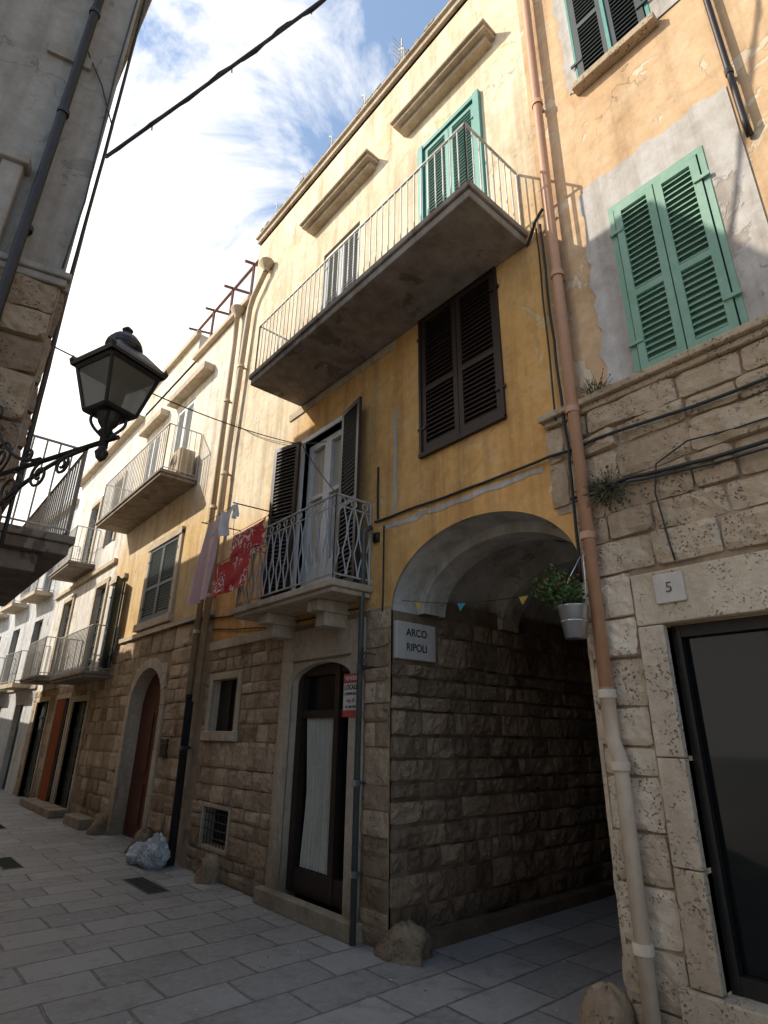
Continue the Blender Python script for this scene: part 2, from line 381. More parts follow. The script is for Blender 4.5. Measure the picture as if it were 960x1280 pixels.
def text(body,size,loc,kind,mat,parent,name,ax=1.0,bold=0.0):
    cu=bpy.data.curves.new(name,'FONT'); cu.body=body; cu.size=size; cu.extrude=.0012; cu.align_x='CENTER'; cu.align_y='CENTER'; cu.offset=bold
    o=bpy.data.objects.new(name,cu); scene.collection.objects.link(o); cu.materials.append(mat)
    if kind=='R': R3=Matrix(((0,0,-1),(-1,0,0),(0,1,0)))
    else: R3=Matrix(((1,0,0),(0,0,-1),(0,1,0)))
    S=Matrix.Diagonal((ax,1,1))
    o.matrix_world=Matrix.Translation(loc)@(R3@S).to_4x4()
    mw=o.matrix_world.copy(); o.parent=parent; o.matrix_world=mw
    return o
def guard_stone(name,x,y,h,r,mat):
    mb=MB(); rnd=random.Random(int(y*10)); n=28
    prof=[(1.08,0),(1.1,.12),(1.06,.25),(1.0,.4),(.95,.55),(.88,.7),(.78,.82),(.62,.92),(.4,.97),(.2,1.0),(.01,1.01)]
    base=len(mb.v); sx=rnd.uniform(0,9); ln=rnd.uniform(.1,.3)
    for rr,z in prof:
        for k in range(n):
            an=2*math.pi*k/n; q=Vector((math.cos(an)*2+sx,math.sin(an)*2,z*2.5)); f=1+.3*noise.noise(q*.8)+.16*noise.noise(q*2.5)+.07*noise.noise(q*7)
            mb.v.append((x+r*rr*f*math.cos(an)+ln*z*h,y+r*rr*f*math.sin(an)*1.15,z*h*(1+.14*noise.noise(q*1.2))-.01))
    for j in range(len(prof)-1):
        for k in range(n):
            a=j*n; mb.f.append([a+k,a+(k+1)%n,a+n+(k+1)%n,a+n+k]); mb.m.append(0); mb.t.append(.5)
    return mb.obj(name,[mat],None,True)
# ------------------------------------------------------------------ ground
mb=MB(); mb.quad([(-60,-60,0),(60,-60,0),(60,120,0),(-60,120,0)]); mb.obj('ground',[M['paving']])
# ------------------------------------------------------------------ YELLOW HOUSE (arched passage)
YH=empty('yellow_house')
mb=MB()
holesA=[(2.06,4.09,0,3.42,0.0),(4.67,5.76,0,2.34,.2,2),(7.05,7.78,1.62,2.27,.2,2),(6.96,7.64,.32,.73,.15,2),
        (4.96,5.84,3.0,5.2,.2),(2.63,3.63,4.22,5.83,.12),(2.71,3.55,5.98,8.4,.18),(4.83,5.7,5.98,8.33,.18)]
facade(mb,R,2.06,8.0,0,10.45,[h for h in holesA if h[4]>0]+[(2.06,4.09,0,3.42,.02)],0,0,.2,None)
for h in holesA[1:]: 
    a,b_,c,e,rv=h[:5]; mb.quad([R(a,c,-rv),R(b_,c,-rv),R(b_,e,-rv),R(a,e,-rv)],1)
arch_fill(mb,R,2.06,4.09,2.72,.66,3.42,-.02,0,0,32)
mb.quad([(9,2.06,0),(9,2.06,10.45),(3.6,2.06,10.45),(3.6,2.06,3.5)],0)
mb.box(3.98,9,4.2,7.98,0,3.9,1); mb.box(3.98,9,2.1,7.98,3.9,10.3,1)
mb.box(3.6,9,2.07,7.99,10.3,10.44,0)
mb.quad([(3.6,8.0,0),(9,8.0,0),(9,8.0,10.45),(3.6,8.0,10.45)],0)
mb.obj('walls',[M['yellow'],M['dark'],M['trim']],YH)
mb=MB(); 
facade(mb,R,4.09,8.0,0,2.76,[(4.67,5.76,0,2.34,.005),(7.05,7.78,1.62,2.27,.005),(6.96,7.64,.32,.73,.005)],0,0,.004,None,.004)
blocks(mb,R,4.09,7.98,0,2.74,[(4.45,5.98,0,2.74),(6.93,7.9,1.5,2.38),(6.9,7.7,.26,.79)],1,dep=.026,seed=3,ch=(.15,.24),bw=(.2,.48))
mb.obj('stonework',[M['mortar'],M['stone']],YH)
mb=MB()
arch_fill(mb,R,4.67,5.76,2.12,.2,2.34,-.19,.002,0)
mb.pbox(R,5.765,5.97,0,2.7,0,.035); mb.pbox(R,4.46,4.665,0,2.7,0,.035)
mb.pbox(R,4.665,5.765,2.36,2.7,0,.034)
mb.pbox(R,4.4,6.05,0,.14,.0,.12)
mb.pbox(R,6.95,7.05,1.55,2.36,0,.03);mb.pbox(R,7.78,7.88,1.55,2.36,0,.03);mb.pbox(R,7.05,7.78,2.27,2.36,0,.03);mb.pbox(R,6.93,7.9,1.5,1.62,0,.06)
mb.pbox(R,6.92,6.96,.27,.78,0,.02);mb.pbox(R,7.64,7.68,.27,.78,0,.02);mb.pbox(R,6.96,7.64,.73,.78,0,.02);mb.pbox(R,6.96,7.64,.27,.32,0,.02)
mb.pbox(R,6.3,7.98,2.68,2.8,0,.05); 
o=mb.obj('stone_trim',[M['trim']],YH); bevel(o,.008)
mb=MB()
mb.pbox(R,2.6,2.63,4.18,5.87,-.05,.03);mb.pbox(R,3.63,3.66,4.18,5.87,-.05,.03);mb.pbox(R,2.63,3.63,5.83,5.87,-.05,.03);mb.pbox(R,2.6,3.66,4.16,4.2,-.05,.045)
mb.obj('window_frame',[M['brown']],YH)
shutters('dark_shutters',2.635,3.625,4.22,5.83,M['brown'],YH,3.62)
shutters('teal_shutters',2.73,3.53,6.0,8.38,M['teal'],YH,3.62)
mb=MB(); mb.pbox(R,2.64,2.72,6,8.46,-.05,.05);mb.pbox(R,3.54,3.62,6,8.46,-.05,.05);mb.pbox(R,2.72,3.54,8.4,8.46,-.05,.04)
mb.obj('teal_frame',[M['teal']],YH)
shutters('grey_shutters',4.85,5.68,6.0,8.3,M['greysh'],YH,3.66)
mb=MB()
for a,b_ in ((4.97,5.4),(5.4,5.83)):
    for q in ((a,a+.07,3.02,5.15),(b_-.07,b_,3.02,5.15),(a+.07,b_-.07,3.02,3.5),(a+.07,b_-.07,5.07,5.15),(a+.07,b_-.07,4.35,4.4)):
        mb.pbox(R,*q,-.12,-.06,0)
mb.pbox(R,4.96,5.84,3.0,5.2,-.13,-.121,1)
mb.obj('balcony_door',[M['whitew'],M['glass']],YH)
mb=MB()
for i in range(24):
    for a in (5.05,5.48):
        y0=a+.27*i/24;y1=a+.27*(i+1)/24; mb.quad([R(y0,3.5,-.115+.004*math.sin(i*1.4)),R(y1,3.5,-.115+.004*math.sin(i*1.4+1.4)),R(y1,5.06,-.115+.004*math.sin(i*1.4+1.4)),R(y0,5.06,-.115+.004*math.sin(i*1.4))])
mb.obj('lace_curtain',[M['curtain']],YH,True)
mb=MB(); mb.pbox(R,4.9,4.96,3.0,5.26,-.1,.02);mb.pbox(R,5.84,5.9,3.0,5.26,-.1,.02);mb.pbox(R,4.96,5.84,5.2,5.26,-.1,.02); mb.obj('door_frame',[M['whitew']],YH)
mb=MB(); leaf(mb,(3.56,4.93),(-.2,-.98),.46,3.03,5.22); 
leaf(mb,(3.44,6.33),(.25,-.97),.46,3.03,5.22); mb.obj('brown_shutters',[M['brown']],YH)
mb=MB()
for y0,y1,z in ((2.38,3.92,8.98),(4.45,6.1,9.0)):
    mb.pbox(R,y0+.05,y1-.05,z,z+.07,0,.12); mb.pbox(R,y0,y1,z+.07,z+.12,0,.2); mb.pbox(R,y0-.02,y1+.02,z+.12,z+.15,0,.24)
mb.pbox(R,2.0,8.02,10.36,10.46,0,.05);mb.pbox(R,2.0,8.04,10.46,10.5,0,.09)
for i in range(60): 
    y=2.06+i*.0985; mb.pbox(R,y,y+.08,10.5,10.54+random.uniform(0,.02),-.1,.08+random.uniform(-.02,.02),1)
mb.pbox(R,4.06,6.3,5.72,5.82,0,.02)
o=mb.obj('cornices',[M['trim'],M['slab']],YH)
UB=empty('upper_balcony'); UB.parent=YH; 
mb=MB(); mb.box(2.8,3.6,2.24,6.02,5.84,5.93); mb.box(2.775,3.6,2.215,6.045,5.93,6.0); o=mb.obj('slab',[M['slab']],UB); bevel(o,.012)
mb=MB(); railing(mb,[(3.58,2.27),(2.83,2.27),(2.83,5.98),(3.58,5.98)],6.0,6.78,.0075,.095); mb.obj('railing',[M['rail']],UB)
LB=empty('lower_balcony'); LB.parent=YH
mb=MB(); mb.box(3.12,3.6,4.4,6.42,2.88,2.93); mb.box(3.09,3.6,4.37,6.45,2.93,3.0)
for y in (4.75,5.75): mb.box(3.2,3.6,y,y+.2,2.76,2.878); mb.box(3.3,3.6,y+.02,y+.18,2.62,2.76)
o=mb.obj('slab',[M['trim']],LB); bevel(o,.012,3)
mb=MB(); railing(mb,[(3.58,4.42),(3.14,4.42),(3.14,6.4),(3.58,6.4)],3.0,3.9,.0085,.155,style='orn'); mb.obj('railing',[M['railg']],LB)
# street door
mb=MB(); x=-.17
mb.pbox(R,4.67,5.76,.14,2.34,x,x+.01,2)
for q in ((4.67,4.77),(5.66,5.76),(4.98,5.06)): mb.pbox(R,*q,.14,2.34,x+.01,x+.09,0)
for q in ((.14,.35),(1.76,1.84),(2.2,2.34)): mb.pbox(R,4.77,5.66,*q,x+.012,x+.08,0)
mb.obj('street_door',[M['brown'],M['curtain'],M['glass']],YH)
mb=MB(); n=90
for i in range(n):
    def dd(k): return x+.045+.012*math.sin(k*.62)+.008*math.sin(k*1.7+1)
    for j in range(6):
        za=.36+1.4*j/6;zb_=.36+1.4*(j+1)/6
        def yy(k,z): return 5.1+(.54-.1*(1-abs(z-1.0)))*k/n
        mb.quad([R(yy(i,za),za,dd(i)),R(yy(i+1,za),za,dd(i+1)),R(yy(i+1,zb_),zb_,dd(i+1)),R(yy(i,zb_),zb_,dd(i))])
mb.obj('curtain',[M['curtain']],YH,True)
mb=MB()
for i in range(8): y=6.99+i*.09; mb.tube([R(y,.32,-.02),R(y,.73,-.02)],.006,5)
for i in range(4): z=.4+i*.09; mb.tube([R(6.96,z,-.02),R(7.64,z,-.02)],.006,5)
mb.pbox(R,7.05,7.78,1.62,2.27,-.12,-.1,0); mb.pbox(R,7.39,7.44,1.62,2.27,-.1,-.07,0)
mb.obj('window_grille',[M['iron']],YH)
# passage interior
mb=MB()
prof=arc(3.075,1.015,2.72,.66,32)
def vault(mb,x0,x1,dr,m):
    for (a,za),(b_,zb) in zip(prof,prof[1:]):
        def s(a,za): return (3.075+(a-3.075)*(1+dr), 2.72+(za-2.72)*(1+dr*1.6))
        A=s(a,za);B=s(b_,zb); mb.quad([(x0,A[0],A[1]),(x0,B[0],B[1]),(x1,B[0],B[1]),(x1,A[0],A[1])],m)
def ring(mb,x,d0,d1,m):
    for (a,za),(b_,zb) in zip(prof,prof[1:]):
        q=[]
        for (aa,zz) in ((a,za),(b_,zb)):
            for dr in (d0,d1): q.append((x,3.075+(aa-3.075)*(1+dr),2.72+(zz-2.72)*(1+dr*1.6)))
        mb.quad([q[0],q[2],q[3],q[1]],m)
vault(mb,3.6,3.95,0,0); vault(mb,3.95,4.25,-.09,0); ring(mb,3.95,0,-.09,0); ring(mb,4.25,-.09,.12,0)
vault(mb,4.25,5.2,.12,0); ring(mb,5.2,.12,-.06,0); vault(mb,5.2,5.5,-.06,0); ring(mb,5.5,-.06,.1,0); vault(mb,5.5,9,.1,0)
mb.obj('passage_vault',[M['vault']],YH,False)
mb=MB()
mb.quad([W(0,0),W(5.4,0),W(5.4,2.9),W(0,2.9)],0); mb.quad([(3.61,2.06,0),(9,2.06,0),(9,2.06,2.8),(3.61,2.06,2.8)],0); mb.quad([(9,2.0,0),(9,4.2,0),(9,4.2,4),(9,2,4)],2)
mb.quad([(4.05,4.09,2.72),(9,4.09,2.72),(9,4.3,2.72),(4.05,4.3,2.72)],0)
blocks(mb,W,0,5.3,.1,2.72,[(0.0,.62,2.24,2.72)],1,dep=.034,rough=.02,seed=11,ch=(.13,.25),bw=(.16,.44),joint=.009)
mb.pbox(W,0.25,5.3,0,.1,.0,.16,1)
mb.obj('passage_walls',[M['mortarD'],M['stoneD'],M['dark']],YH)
SG=empty('street_name_sign'); mb=MB(); mb.pbox(W,.03,.55,2.27,2.62,.0,.045); o=mb.obj('plate',[M['ceramic']],SG); bevel(o,.006)
text('ARCO',.1,W(.29,2.52,.0475),'W',M['ink'],SG,'lettering_arco',1.0,.001); text('RIPOLI',.1,W(.29,2.38,.0475),'W',M['ink'],SG,'lettering_ripoli',.95,.001)
SV=empty('for_sale_sign'); mb=MB(); mb.pbox(R,4.5,4.74,1.76,2.16,.04,.046,0); mb.pbox(R,4.5,4.74,2.07,2.16,.0465,.048,1); mb.pbox(R,4.5,4.74,1.76,1.82,.0465,.048,1); mb.obj('board',[M['signw'],M['signred']],SV)
text('VENDESI',.058,R(4.62,2.115,.05),'R',M['signw'],SV,'lettering_vendesi',.85,.001)
text('LOCALE',.066,R(4.62,2.03,.0485),'R',M['ink'],SV,'lettering_locale',.85,.001)
text('COMMERCIALE',.036,R(4.62,1.97,.0485),'R',M['ink'],SV,'lettering_commerciale',.8)
text('mq. 60',.05,R(4.62,1.91,.0485),'R',M['signred'],SV,'lettering_area',.9)
text('TEL. 080 4967',.034,R(4.62,1.85,.0485),'R',M['ink'],SV,'lettering_phone',.85)
# ------------------------------------------------------------------ STONE HOUSE (right)
SH=empty('peach_and_stone_house')
mb=MB()
hs=[(-2.2,1.54,.0,2.25,.35),(.77,1.42,3.97,5.55,.12),(.86,1.52,7.2,8.9,.12)]
facade(mb,R,-5,2.06,0,12,hs,0,0,.2,1)
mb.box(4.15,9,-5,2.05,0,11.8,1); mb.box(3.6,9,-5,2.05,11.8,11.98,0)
mb.quad([(3.6,-5,0),(9,-5,0),(9,-5,12),(3.6,-5,12)],0)
mb.obj('walls',[M['peach'],M['dark']],SH)
mb=MB()
facade(mb,R,-5,2.06,0,3.88,[(-2.2,1.54,0,2.25,.005),],0,0,.004,None,.005)
facade(mb,R,2.06,2.2,3.15,3.88,[],0,0,.004,None,.005)
mb.obj('mortar',[M['mortar']],SH)
mb=MB()
blocks(mb,R,-5,2.062,0,3.88,[(-2.4,1.71,0,2.62)],0,dep=.034,rough=.012,seed=5,ch=(.2,.3),bw=(.26,.66),joint=.005)
blocks(mb,R,2.08,2.24,3.2,3.88,[],0,dep=.03,rough=.01,seed=6,ch=(.22,.3),bw=(.15,.2))
PR=plane((3.575,2.062,0),(1,0,0),(0,1,0)); mb.pbox(PR,.0,1.2,0,2.72,-.02,.006,0,.3); blocks(mb,PR,0,1.2,0,2.7,[],0,dep=.02,seed=8)
mb.obj('stone_blocks',[M['stoneB']],SH)
mb=MB()
for a,b_ in ((.42,.95),(.955,1.5),(1.505,2.25)): mb.pbox(R,1.54,1.7,a,b_,-.14,.055,0,random.random())
for a,b_ in ((.6,1.7),(-.7,.595),(-2.4,-.705)): mb.pbox(R,a,b_,2.255,2.58,-.14,.055,0,random.random())
mb.pbox(R,-2.2,1.75,.0,.415,-.14,.085,0,.4); 
mb.pbox(R,-5,2.22,3.88,3.93,0,.05);mb.pbox(R,-5,2.25,3.93,3.985,0,.09)
mb.pbox(R,.8,1.56,7.1,7.18,0,.1)
o=mb.obj('trim',[M['stoneB']],SH); bevel(o,.01,3)
mb=MB(); facade(mb,R,.5,1.64,3.986,5.95,[(.77,1.42,3.99,5.55,.004)],0,0,.01,None,.012)
facade(mb,R,.62,1.6,7.18,9.2,[(.86,1.52,7.2,8.9,.004)],0,0,.01,None,.012)
rnd=random.Random(2)
def ragged(mb,a,b_,amp,horizontal,fixed,width,n=30):
    prev=None
    for i in range(n+1):
        s=a+(b_-a)*i/n; w_=width*(.35+.65*abs(noise.noise(Vector((s*5,fixed,1))))*2)+amp*noise.noise(Vector((s*16,fixed,4)))
        w_=math.copysign(max(abs(w_),.004),width)
        cur=((s,fixed),(s,fixed+w_)) if horizontal else ((fixed,s),(fixed+w_,s))
        if prev: mb.quad([R(*prev[0],.0115),R(*cur[0],.0115),R(*cur[1],.0115),R(*prev[1],.0115)])
        prev=cur
ragged(mb,4.0,5.95,.02,False,1.639,.06); ragged(mb,.5,1.64,.02,True,5.949,.07); ragged(mb,7.2,9.2,.02,False,1.599,.05)
mb.obj('window_render',[M['render']],SH)
shutters('green_shutters',.78,1.41,3.99,5.54,M['green'],SH,3.6)
mb=MB(); mb.pbox(R,.73,.77,3.99,5.6,-.02,.02);mb.pbox(R,1.42,1.46,3.99,5.6,-.02,.02);mb.pbox(R,.77,1.42,5.55,5.6,-.02,.02); mb.obj('shutter_frame',[M['green']],SH)
shutters('upper_shutters',.88,1.5,7.2,8.88,M['dgreen'],SH,3.6)
mb=MB(); mb.pbox(R,.84,.87,7.2,8.95,-.02,.02);mb.pbox(R,1.51,1.53,7.2,8.95,-.02,.02);mb.box(3.55,3.562,1.175,1.205,7.22,8.86); mb.obj('upper_frame',[M['teal']],SH)
mb=MB(); x=-.1
mb.pbox(R,-2.2,1.54,.42,2.25,x-.02,x-.01,1)
for q in ((1.49,1.54),(.76,.82),(.0,.06),(-.7,-.64)): mb.pbox(R,*q,.42,2.25,x,x+.05,0)
mb.pbox(R,-2.2,1.49,2.18,2.25,x+.001,x+.045,0);mb.pbox(R,-2.2,1.49,.42,.5,x+.001,x+.045,0)
mb.obj('shop_door',[M['iron'],M['glass']],SH)
NP=empty('house_number_plate'); mb=MB(); mb.pbox(R,1.37,1.55,2.37,2.55,.056,.072); mb.pbox(R,1.38,1.54,2.38,2.54,.03,.056); o=mb.obj('plate',[M['ceramic']],NP); bevel(o,.004)
text('5',.09,R(1.46,2.46,.0745),'R',M['inkg'],NP,'lettering_number')
# ------------------------------------------------------------------ pipes / cables on facade
def pipe(name,path,r,mat,clamps=()):
    mb=MB(); mb.tube(path,r,12)
    for x,y,z in clamps: mb.tube([(x,y,z-.025),(x,y,z+.025)],r*1.25,12); mb.box(x,3.6,y-.012,y+.012,z-.012,z+.012)
    return mb.obj(name,[mat],None,True)
pipe('salmon_downpipe',[(3.5,1.93,12),(3.5,1.9,9),(3.5,1.92,6),(3.5,1.93,1.86)],.042,M['copper'],[(3.5,1.91,7.3),(3.5,1.92,5.2),(3.5,1.93,3.9),(3.5,1.93,2.9)])
pipe('cream_downpipe',[(3.5,1.93,1.9),(3.5,1.93,1.6),(3.5,1.9,1.5),(3.5,1.9,0)],.044,M['stonepipe'],[(3.5,1.93,1.86),(3.5,1.9,1.45),(3.5,1.9,.55)])
pipe('dark_corner_pipe',[(3.53,.45,12),(3.53,.45,5.5),(3.58,.45,5.4)],.022,M['brown'],[(3.53,.45,8),(3.53,.45,6)])
pipe('grey_downpipe',[(3.56,4.36,3.62),(3.5,4.4,3.58),(3.5,4.42,3.5),(3.5,4.42,0)],.028,M['greypipe'],[(3.5,4.42,3.0),(3.5,4.42,2.2),(3.5,4.42,1.2),(3.5,4.42,.5)])
pipe('beige_downpipe',[(3.52,7.42,9.42),(3.5,7.46,9.2),(3.5,7.8,8.9),(3.5,7.9,8.7),(3.5,8.06,6),(3.5,8.1,2.0)],.05,M['beigepipe'],[(3.5,7.97,7.5),(3.5,8.07,5.5),(3.5,8.09,3.5)])
mb=MB(); mb.lathe((3.5,7.42,9.3),[(.05,-.1),(.07,0),(.14,.08),(.14,.12)],12); mb.lathe((3.5,8.4,8.9),[(.05,-.1),(.07,0),(.14,.08),(.14,.12)],12)
mb.obj('rainwater_hoppers',[M['beigepipe']],None,True)
pipe('brown_downpipe',[(3.5,8.4,8.95),(3.5,8.38,8.2),(3.5,8.36,2.0)],.045,M['beigepipe'],[(3.5,8.37,7.),(3.5,8.36,5),(3.5,8.36,3)])
pipe('black_downpipe',[(3.5,8.3,2.1),(3.5,8.25,0)],.055,M['cable'],[(3.5,8.28,1.4)])
mb=MB()
def sag(a,b_,s,n=16):
    a=Vector(a);b_=Vector(b_); return [tuple(a.lerp(b_,i/n)-Vector((0,0,s*4*(i/n)*(1-i/n)))) for i in range(n+1)]
def wig(pts,r,n=6,amp=.006):
    q=[]
    for a,b_ in zip(pts,pts[1:]):
        a=Vector(a);b_=Vector(b_);k=max(1,int((b_-a).length/.12))
        for i in range(k): 
            p=a.lerp(b_,i/k); q.append((p.x,p.y+amp*noise.noise(p*4),p.z+amp*2*noise.noise(p*3+Vector((5,0,0)))))
    q.append(tuple(pts[-1])); mb.tube(q,r,n)
wig([(3.585,4.35,3.68),(3.58,3.6,3.66),(3.585,2.9,3.645),(3.56,2.2,3.63),(3.54,1.98,3.6),(3.54,1.8,3.62),(3.54,.9,3.58),(3.54,-3,3.55)],.013)
wig([(3.54,2.05,3.22),(3.54,1.6,3.25),(3.54,1.1,3.2),(3.54,-3,3.15)],.014)
wig([(3.54,2.05,3.19),(3.54,1.6,3.22),(3.54,1.1,3.16),(3.54,-3,3.1)],.008)
wig([(3.55,2.05,5.9),(3.55,2.05,4.5),(3.53,2.02,3.6),(3.54,2.04,2.6)],.011,6,.012)
wig([(3.56,2.1,5.9),(3.56,2.11,4.5),(3.53,2.1,3.9)],.008,6,.012)
wig([(3.54,.4,3.3),(3.54,1.2,3.37),(3.54,1.42,3.3),(3.54,1.45,3.1),(3.54,1.42,2.75),(3.54,1.4,2.62)],.006,6,.015)
mb.tube([(3.585,4.2,3.6),(3.585,4.2,2.9),(3.58,4.2,2.72)],.008,6)
wig([(3.585,8.0,3.0),(3.58,6.5,2.84),(3.585,6.0,2.82),(3.58,4.5,2.8)],.009)
wig([(3.58,11.5,3.28),(3.58,8.5,3.2),(3.585,6.4,3.05)],.012)
mb.tube([(3.6,2.24,5.83),(3.55,2.16,5.85),(3.52,2.08,5.95),(3.5,1.98,6.0)],.015,6)
mb.obj('facade_cables',[M['cable']],None,True)
mb=MB()
mb.tube([(3.585,4.3,3.7),(3.585,4.31,4.0),(3.585,4.31,4.3)],.012,6); mb.box(3.57,3.6,4.28,4.36,3.45,3.55)
for s_ in (-1,1):
    mb.tube([(3.45,4.33+.035*math.cos(t*.5)*s_*.6,2.18+.011*t) for t in range(0,18)],.006,5)
mb.tube([(3.6,4.3,2.32),(3.44,4.3,2.32)],.006,5); mb.tube([(3.6,4.3,2.2),(3.44,4.3,2.2)],.006,5)
mb.obj('iron_wall_bracket',[M['iron']],None,True)
mb=MB()
prev=None
for i in range(61):
    y=2.3+i*(1.9/60); zt=3.6+.02*noise.noise(Vector((y*4,0,0))); zb=zt-.05-.045*noise.noise(Vector((y*6,3,0)))
    if prev: mb.quad([R(prev[0],prev[1],.004),R(y,zb,.004),R(y,zt,.004),R(prev[0],prev[2],.004)])
    prev=(y,zb,zt)
prev=None
for i in range(41):
    z=3.66+i*1.25/40; a=4.02+.03*noise.noise(Vector((z*5,1,0))); b_=a+.05+.03*noise.noise(Vector((z*6,9,0)))
    if prev: mb.quad([R(prev[1],prev[0],.004),R(prev[2],prev[0],.004),R(b_,z,.004),R(a,z,.004)])
    prev=(z,a,b_)
mb.obj('plaster_repairs',[M['render']],YH)
# overhead cables
mb=MB(); pp=sag((.38,3.85,5.78),(3.5,-.62,9.9),.12,60); mb.tube(pp,.014,7)
mb.tube([(p[0]+.016*math.sin(i*1.1),p[1]+.016*math.cos(i*1.1),p[2]+.014*math.sin(i*1.3)) for i,p in enumerate(pp)],.007,5)
for i in range(4,60,7): p=Vector(pp[i]); mb.tube([tuple(p+Vector((0,0,.025))),tuple(p+Vector((.01,.01,-.05)))],.005,4)
mb.obj('overhead_cable',[M['cable']],None,True)
mb=MB(); mb.tube(sag((.4,4.2,4.2),(3.58,5.9,5.2),.1),.006,5); mb.tube(sag((3.58,5.9,5.2),(3.5,4.4,3.7),.1),.006,5); mb.tube(sag((3.56,5.3,5.0),(3.56,8.0,6.4),.15),.005,5); mb.obj('thin_cable',[M['cable']],None,True)
# ------------------------------------------------------------------ houses further along (right side)
def arched_door(P,mbT,y0,y1,zs,rise,m=0,w=.16,d=.04):
    arch_ring(mbT,P,y0,y1,zs,rise,w,-.2,d,m)
    for a,b_ in ((0,.7),(.71,1.35),(1.36,zs)):
        mbT.pbox(P,y0-w,y0-.002,a,b_,-.02,d,m,random.random()); mbT.pbox(P,y1+.002,y1+w,a,b_,-.02,d,m,random.random())
H2=empty('ochre_house')
mb=MB(); hs=[(9.6,11.05,0,2.64,.3,2),(9.85,11.25,3.5,4.92,.12),(12.7,13.5,2.75,4.6,.12),(10.2,11.1,5.95,8.0,.15),(12.0,12.8,5.95,8.0,.15)]
facade(mb,R,8.0,13.6,0,9.1,hs,0,0,.2,1)
mb.box(3.6,3.9,10.5,13.6,9.1,9.75,0); mb.box(3.95,9,8.06,13.59,0,9.0,1); mb.box(3.6,9,8.06,13.6,9.0,9.09,0); mb.box(3.9,9,10.5,13.6,9.1,9.74,0)
mb.quad([(3.6,13.6,0),(9,13.6,0),(9,13.6,9.1),(3.6,13.6,9.1)],0)
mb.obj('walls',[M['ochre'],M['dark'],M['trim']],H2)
mb=MB(); facade(mb,R,8.0,13.6,0,3.22,[(9.6,11.05,0,2.64,.005),(12.7,13.5,2.75,4.6,.005)],0,0,.004,None,.004)
blocks(mb,R,8.45,13.58,0,3.2,[(9.42,11.23,0,2.85),(12.65,13.58,2.6,3.2)],1,seed=21,ch=(.22,.3),bw=(.3,.6),dep=.026)
mb.obj('stonework',[M['mortar'],M['stone']],H2)
mb=MB(); arch_fill(mb,R,9.6,11.05,2.0,.62,2.66,-.25,.006,0); arched_door(R,mb,9.6,11.05,2.0,.62)
mb.pbox(R,8.05,12.2,3.22,3.3,0,.07); mb.pbox(R,9.72,9.85,3.4,5.0,0,.04);mb.pbox(R,11.25,11.38,3.4,5.0,0,.04);mb.pbox(R,9.72,11.38,4.93,5.06,0,.06);mb.pbox(R,9.68,11.42,3.35,3.48,0,.08)
mb.pbox(R,9.4,11.3,8.2,8.35,0,.22); mb.pbox(R,11.7,13.1,8.2,8.35,0,.2); mb.pbox(R,8.05,10.5,9.02,9.12,0,.1); mb.pbox(R,10.45,13.65,9.66,9.78,0,.1)
mb.pbox(R,12.6,13.62,4.65,4.75,0,.08)
o=mb.obj('trim',[M['trim']],H2)
mb=MB(); mb.pbox(R,9.6,11.05,0,2.64,-.22,-.2); 
for k in (0,1):
    for z0,z1 in ((.2,.8),(.95,1.9)): mb.pbox(R,9.7+k*.7,10.22+k*.7,z0,z1,-.2,-.185)
mb.obj('arched_door',[M['red']],H2)
mb=MB(); mb.pbox(R,9.05,9.3,1.25,1.5,.0,.05); mb.pbox(R,9.07,9.28,1.42,1.44,.05,.056); o=mb.obj('letter_box',[M['iron']]); bevel(o,.005)
shutters('dark_shutters',9.87,11.23,3.5,4.92,M['dgreen'],H2,3.6)
shutters('balcony_shutters',12.72,13.48,2.76,4.6,M['dgreen'],H2,3.6)
mb=MB(); leaf(mb,(3.55,12.7),(-.5,-.86),.4,2.76,4.6); mb.obj('open_shutter',[M['dgreen']],H2)
for a,b_ in ((10.2,11.1),(12.0,12.8)): shutters('upper_doors',a+.02,b_-.02,5.96,7.98,M['whitew'],H2,3.64)
def balcony(parent,y0,y1,x0,z,rh,rail,sp=.11,slabm='slab'):
    B=empty('balcony'); B.parent=parent
    mb=MB(); mb.box(x0,3.6,y0,y1,z-.1,z-.04); mb.box(x0-.03,3.6,y0-.03,y1+.03,z-.04,z+.02); o=mb.obj('slab',[M[slabm]],B); bevel(o,.01)
    mb=MB(); railing(mb,[(3.58,y0+.03),(x0+.03,y0+.03),(x0+.03,y1-.03),(3.58,y1-.03)],z+.02,z+rh,.008,sp); mb.obj('railing',[M[rail]],B)
balcony(H2,9.5,13.3,2.94,5.9,.95,'rail')
balcony(H2,12.55,15.2,3.08,2.68,.92,'rail')
AC=empty('air_conditioner')
mb=MB(); mb.box(3.25,3.55,9.6,10.1,6.0,6.5); mb.box(3.3,3.5,10.3,10.5,6.0,6.25)
o=mb.obj('casing',[M['beigepipe']],AC); bevel(o,.02)
mb=MB(); 
for r_ in (.04,.08,.12,.16): mb.tube([(3.245,9.85+r_*math.cos(k*.3927),6.25+r_*math.sin(k*.3927)) for k in range(17)],.004,4)
mb.obj('fan_grille',[M['iron']],AC)
mb=MB()
for y in (8.5,9.4,10.3,11.2): mb.tube([(3.75,y,9.1),(3.75,y,10.3)],.03,6); mb.tube([(5.2,y,9.1),(5.2,y,10.7)],.03,6); mb.tube([(3.55,y,10.3),(5.4,y,10.75)],.03,6)
for x,z in ((3.75,10.3),(4.4,10.47),(5.2,10.66)): mb.tube([(x,8.2,z),(x,11.6,z)],.03,6)
mb.obj('rooftop_pergola_frame',[M['rust']])
mb=MB()
for y in (7.6,6.7,5.8,4.9,4.0): 
    mb.tube([(3.66,y,10.4),(3.66,y,11.1),(3.7,y+.15,11.3),(3.9,y+.3,11.35)],.009,5)
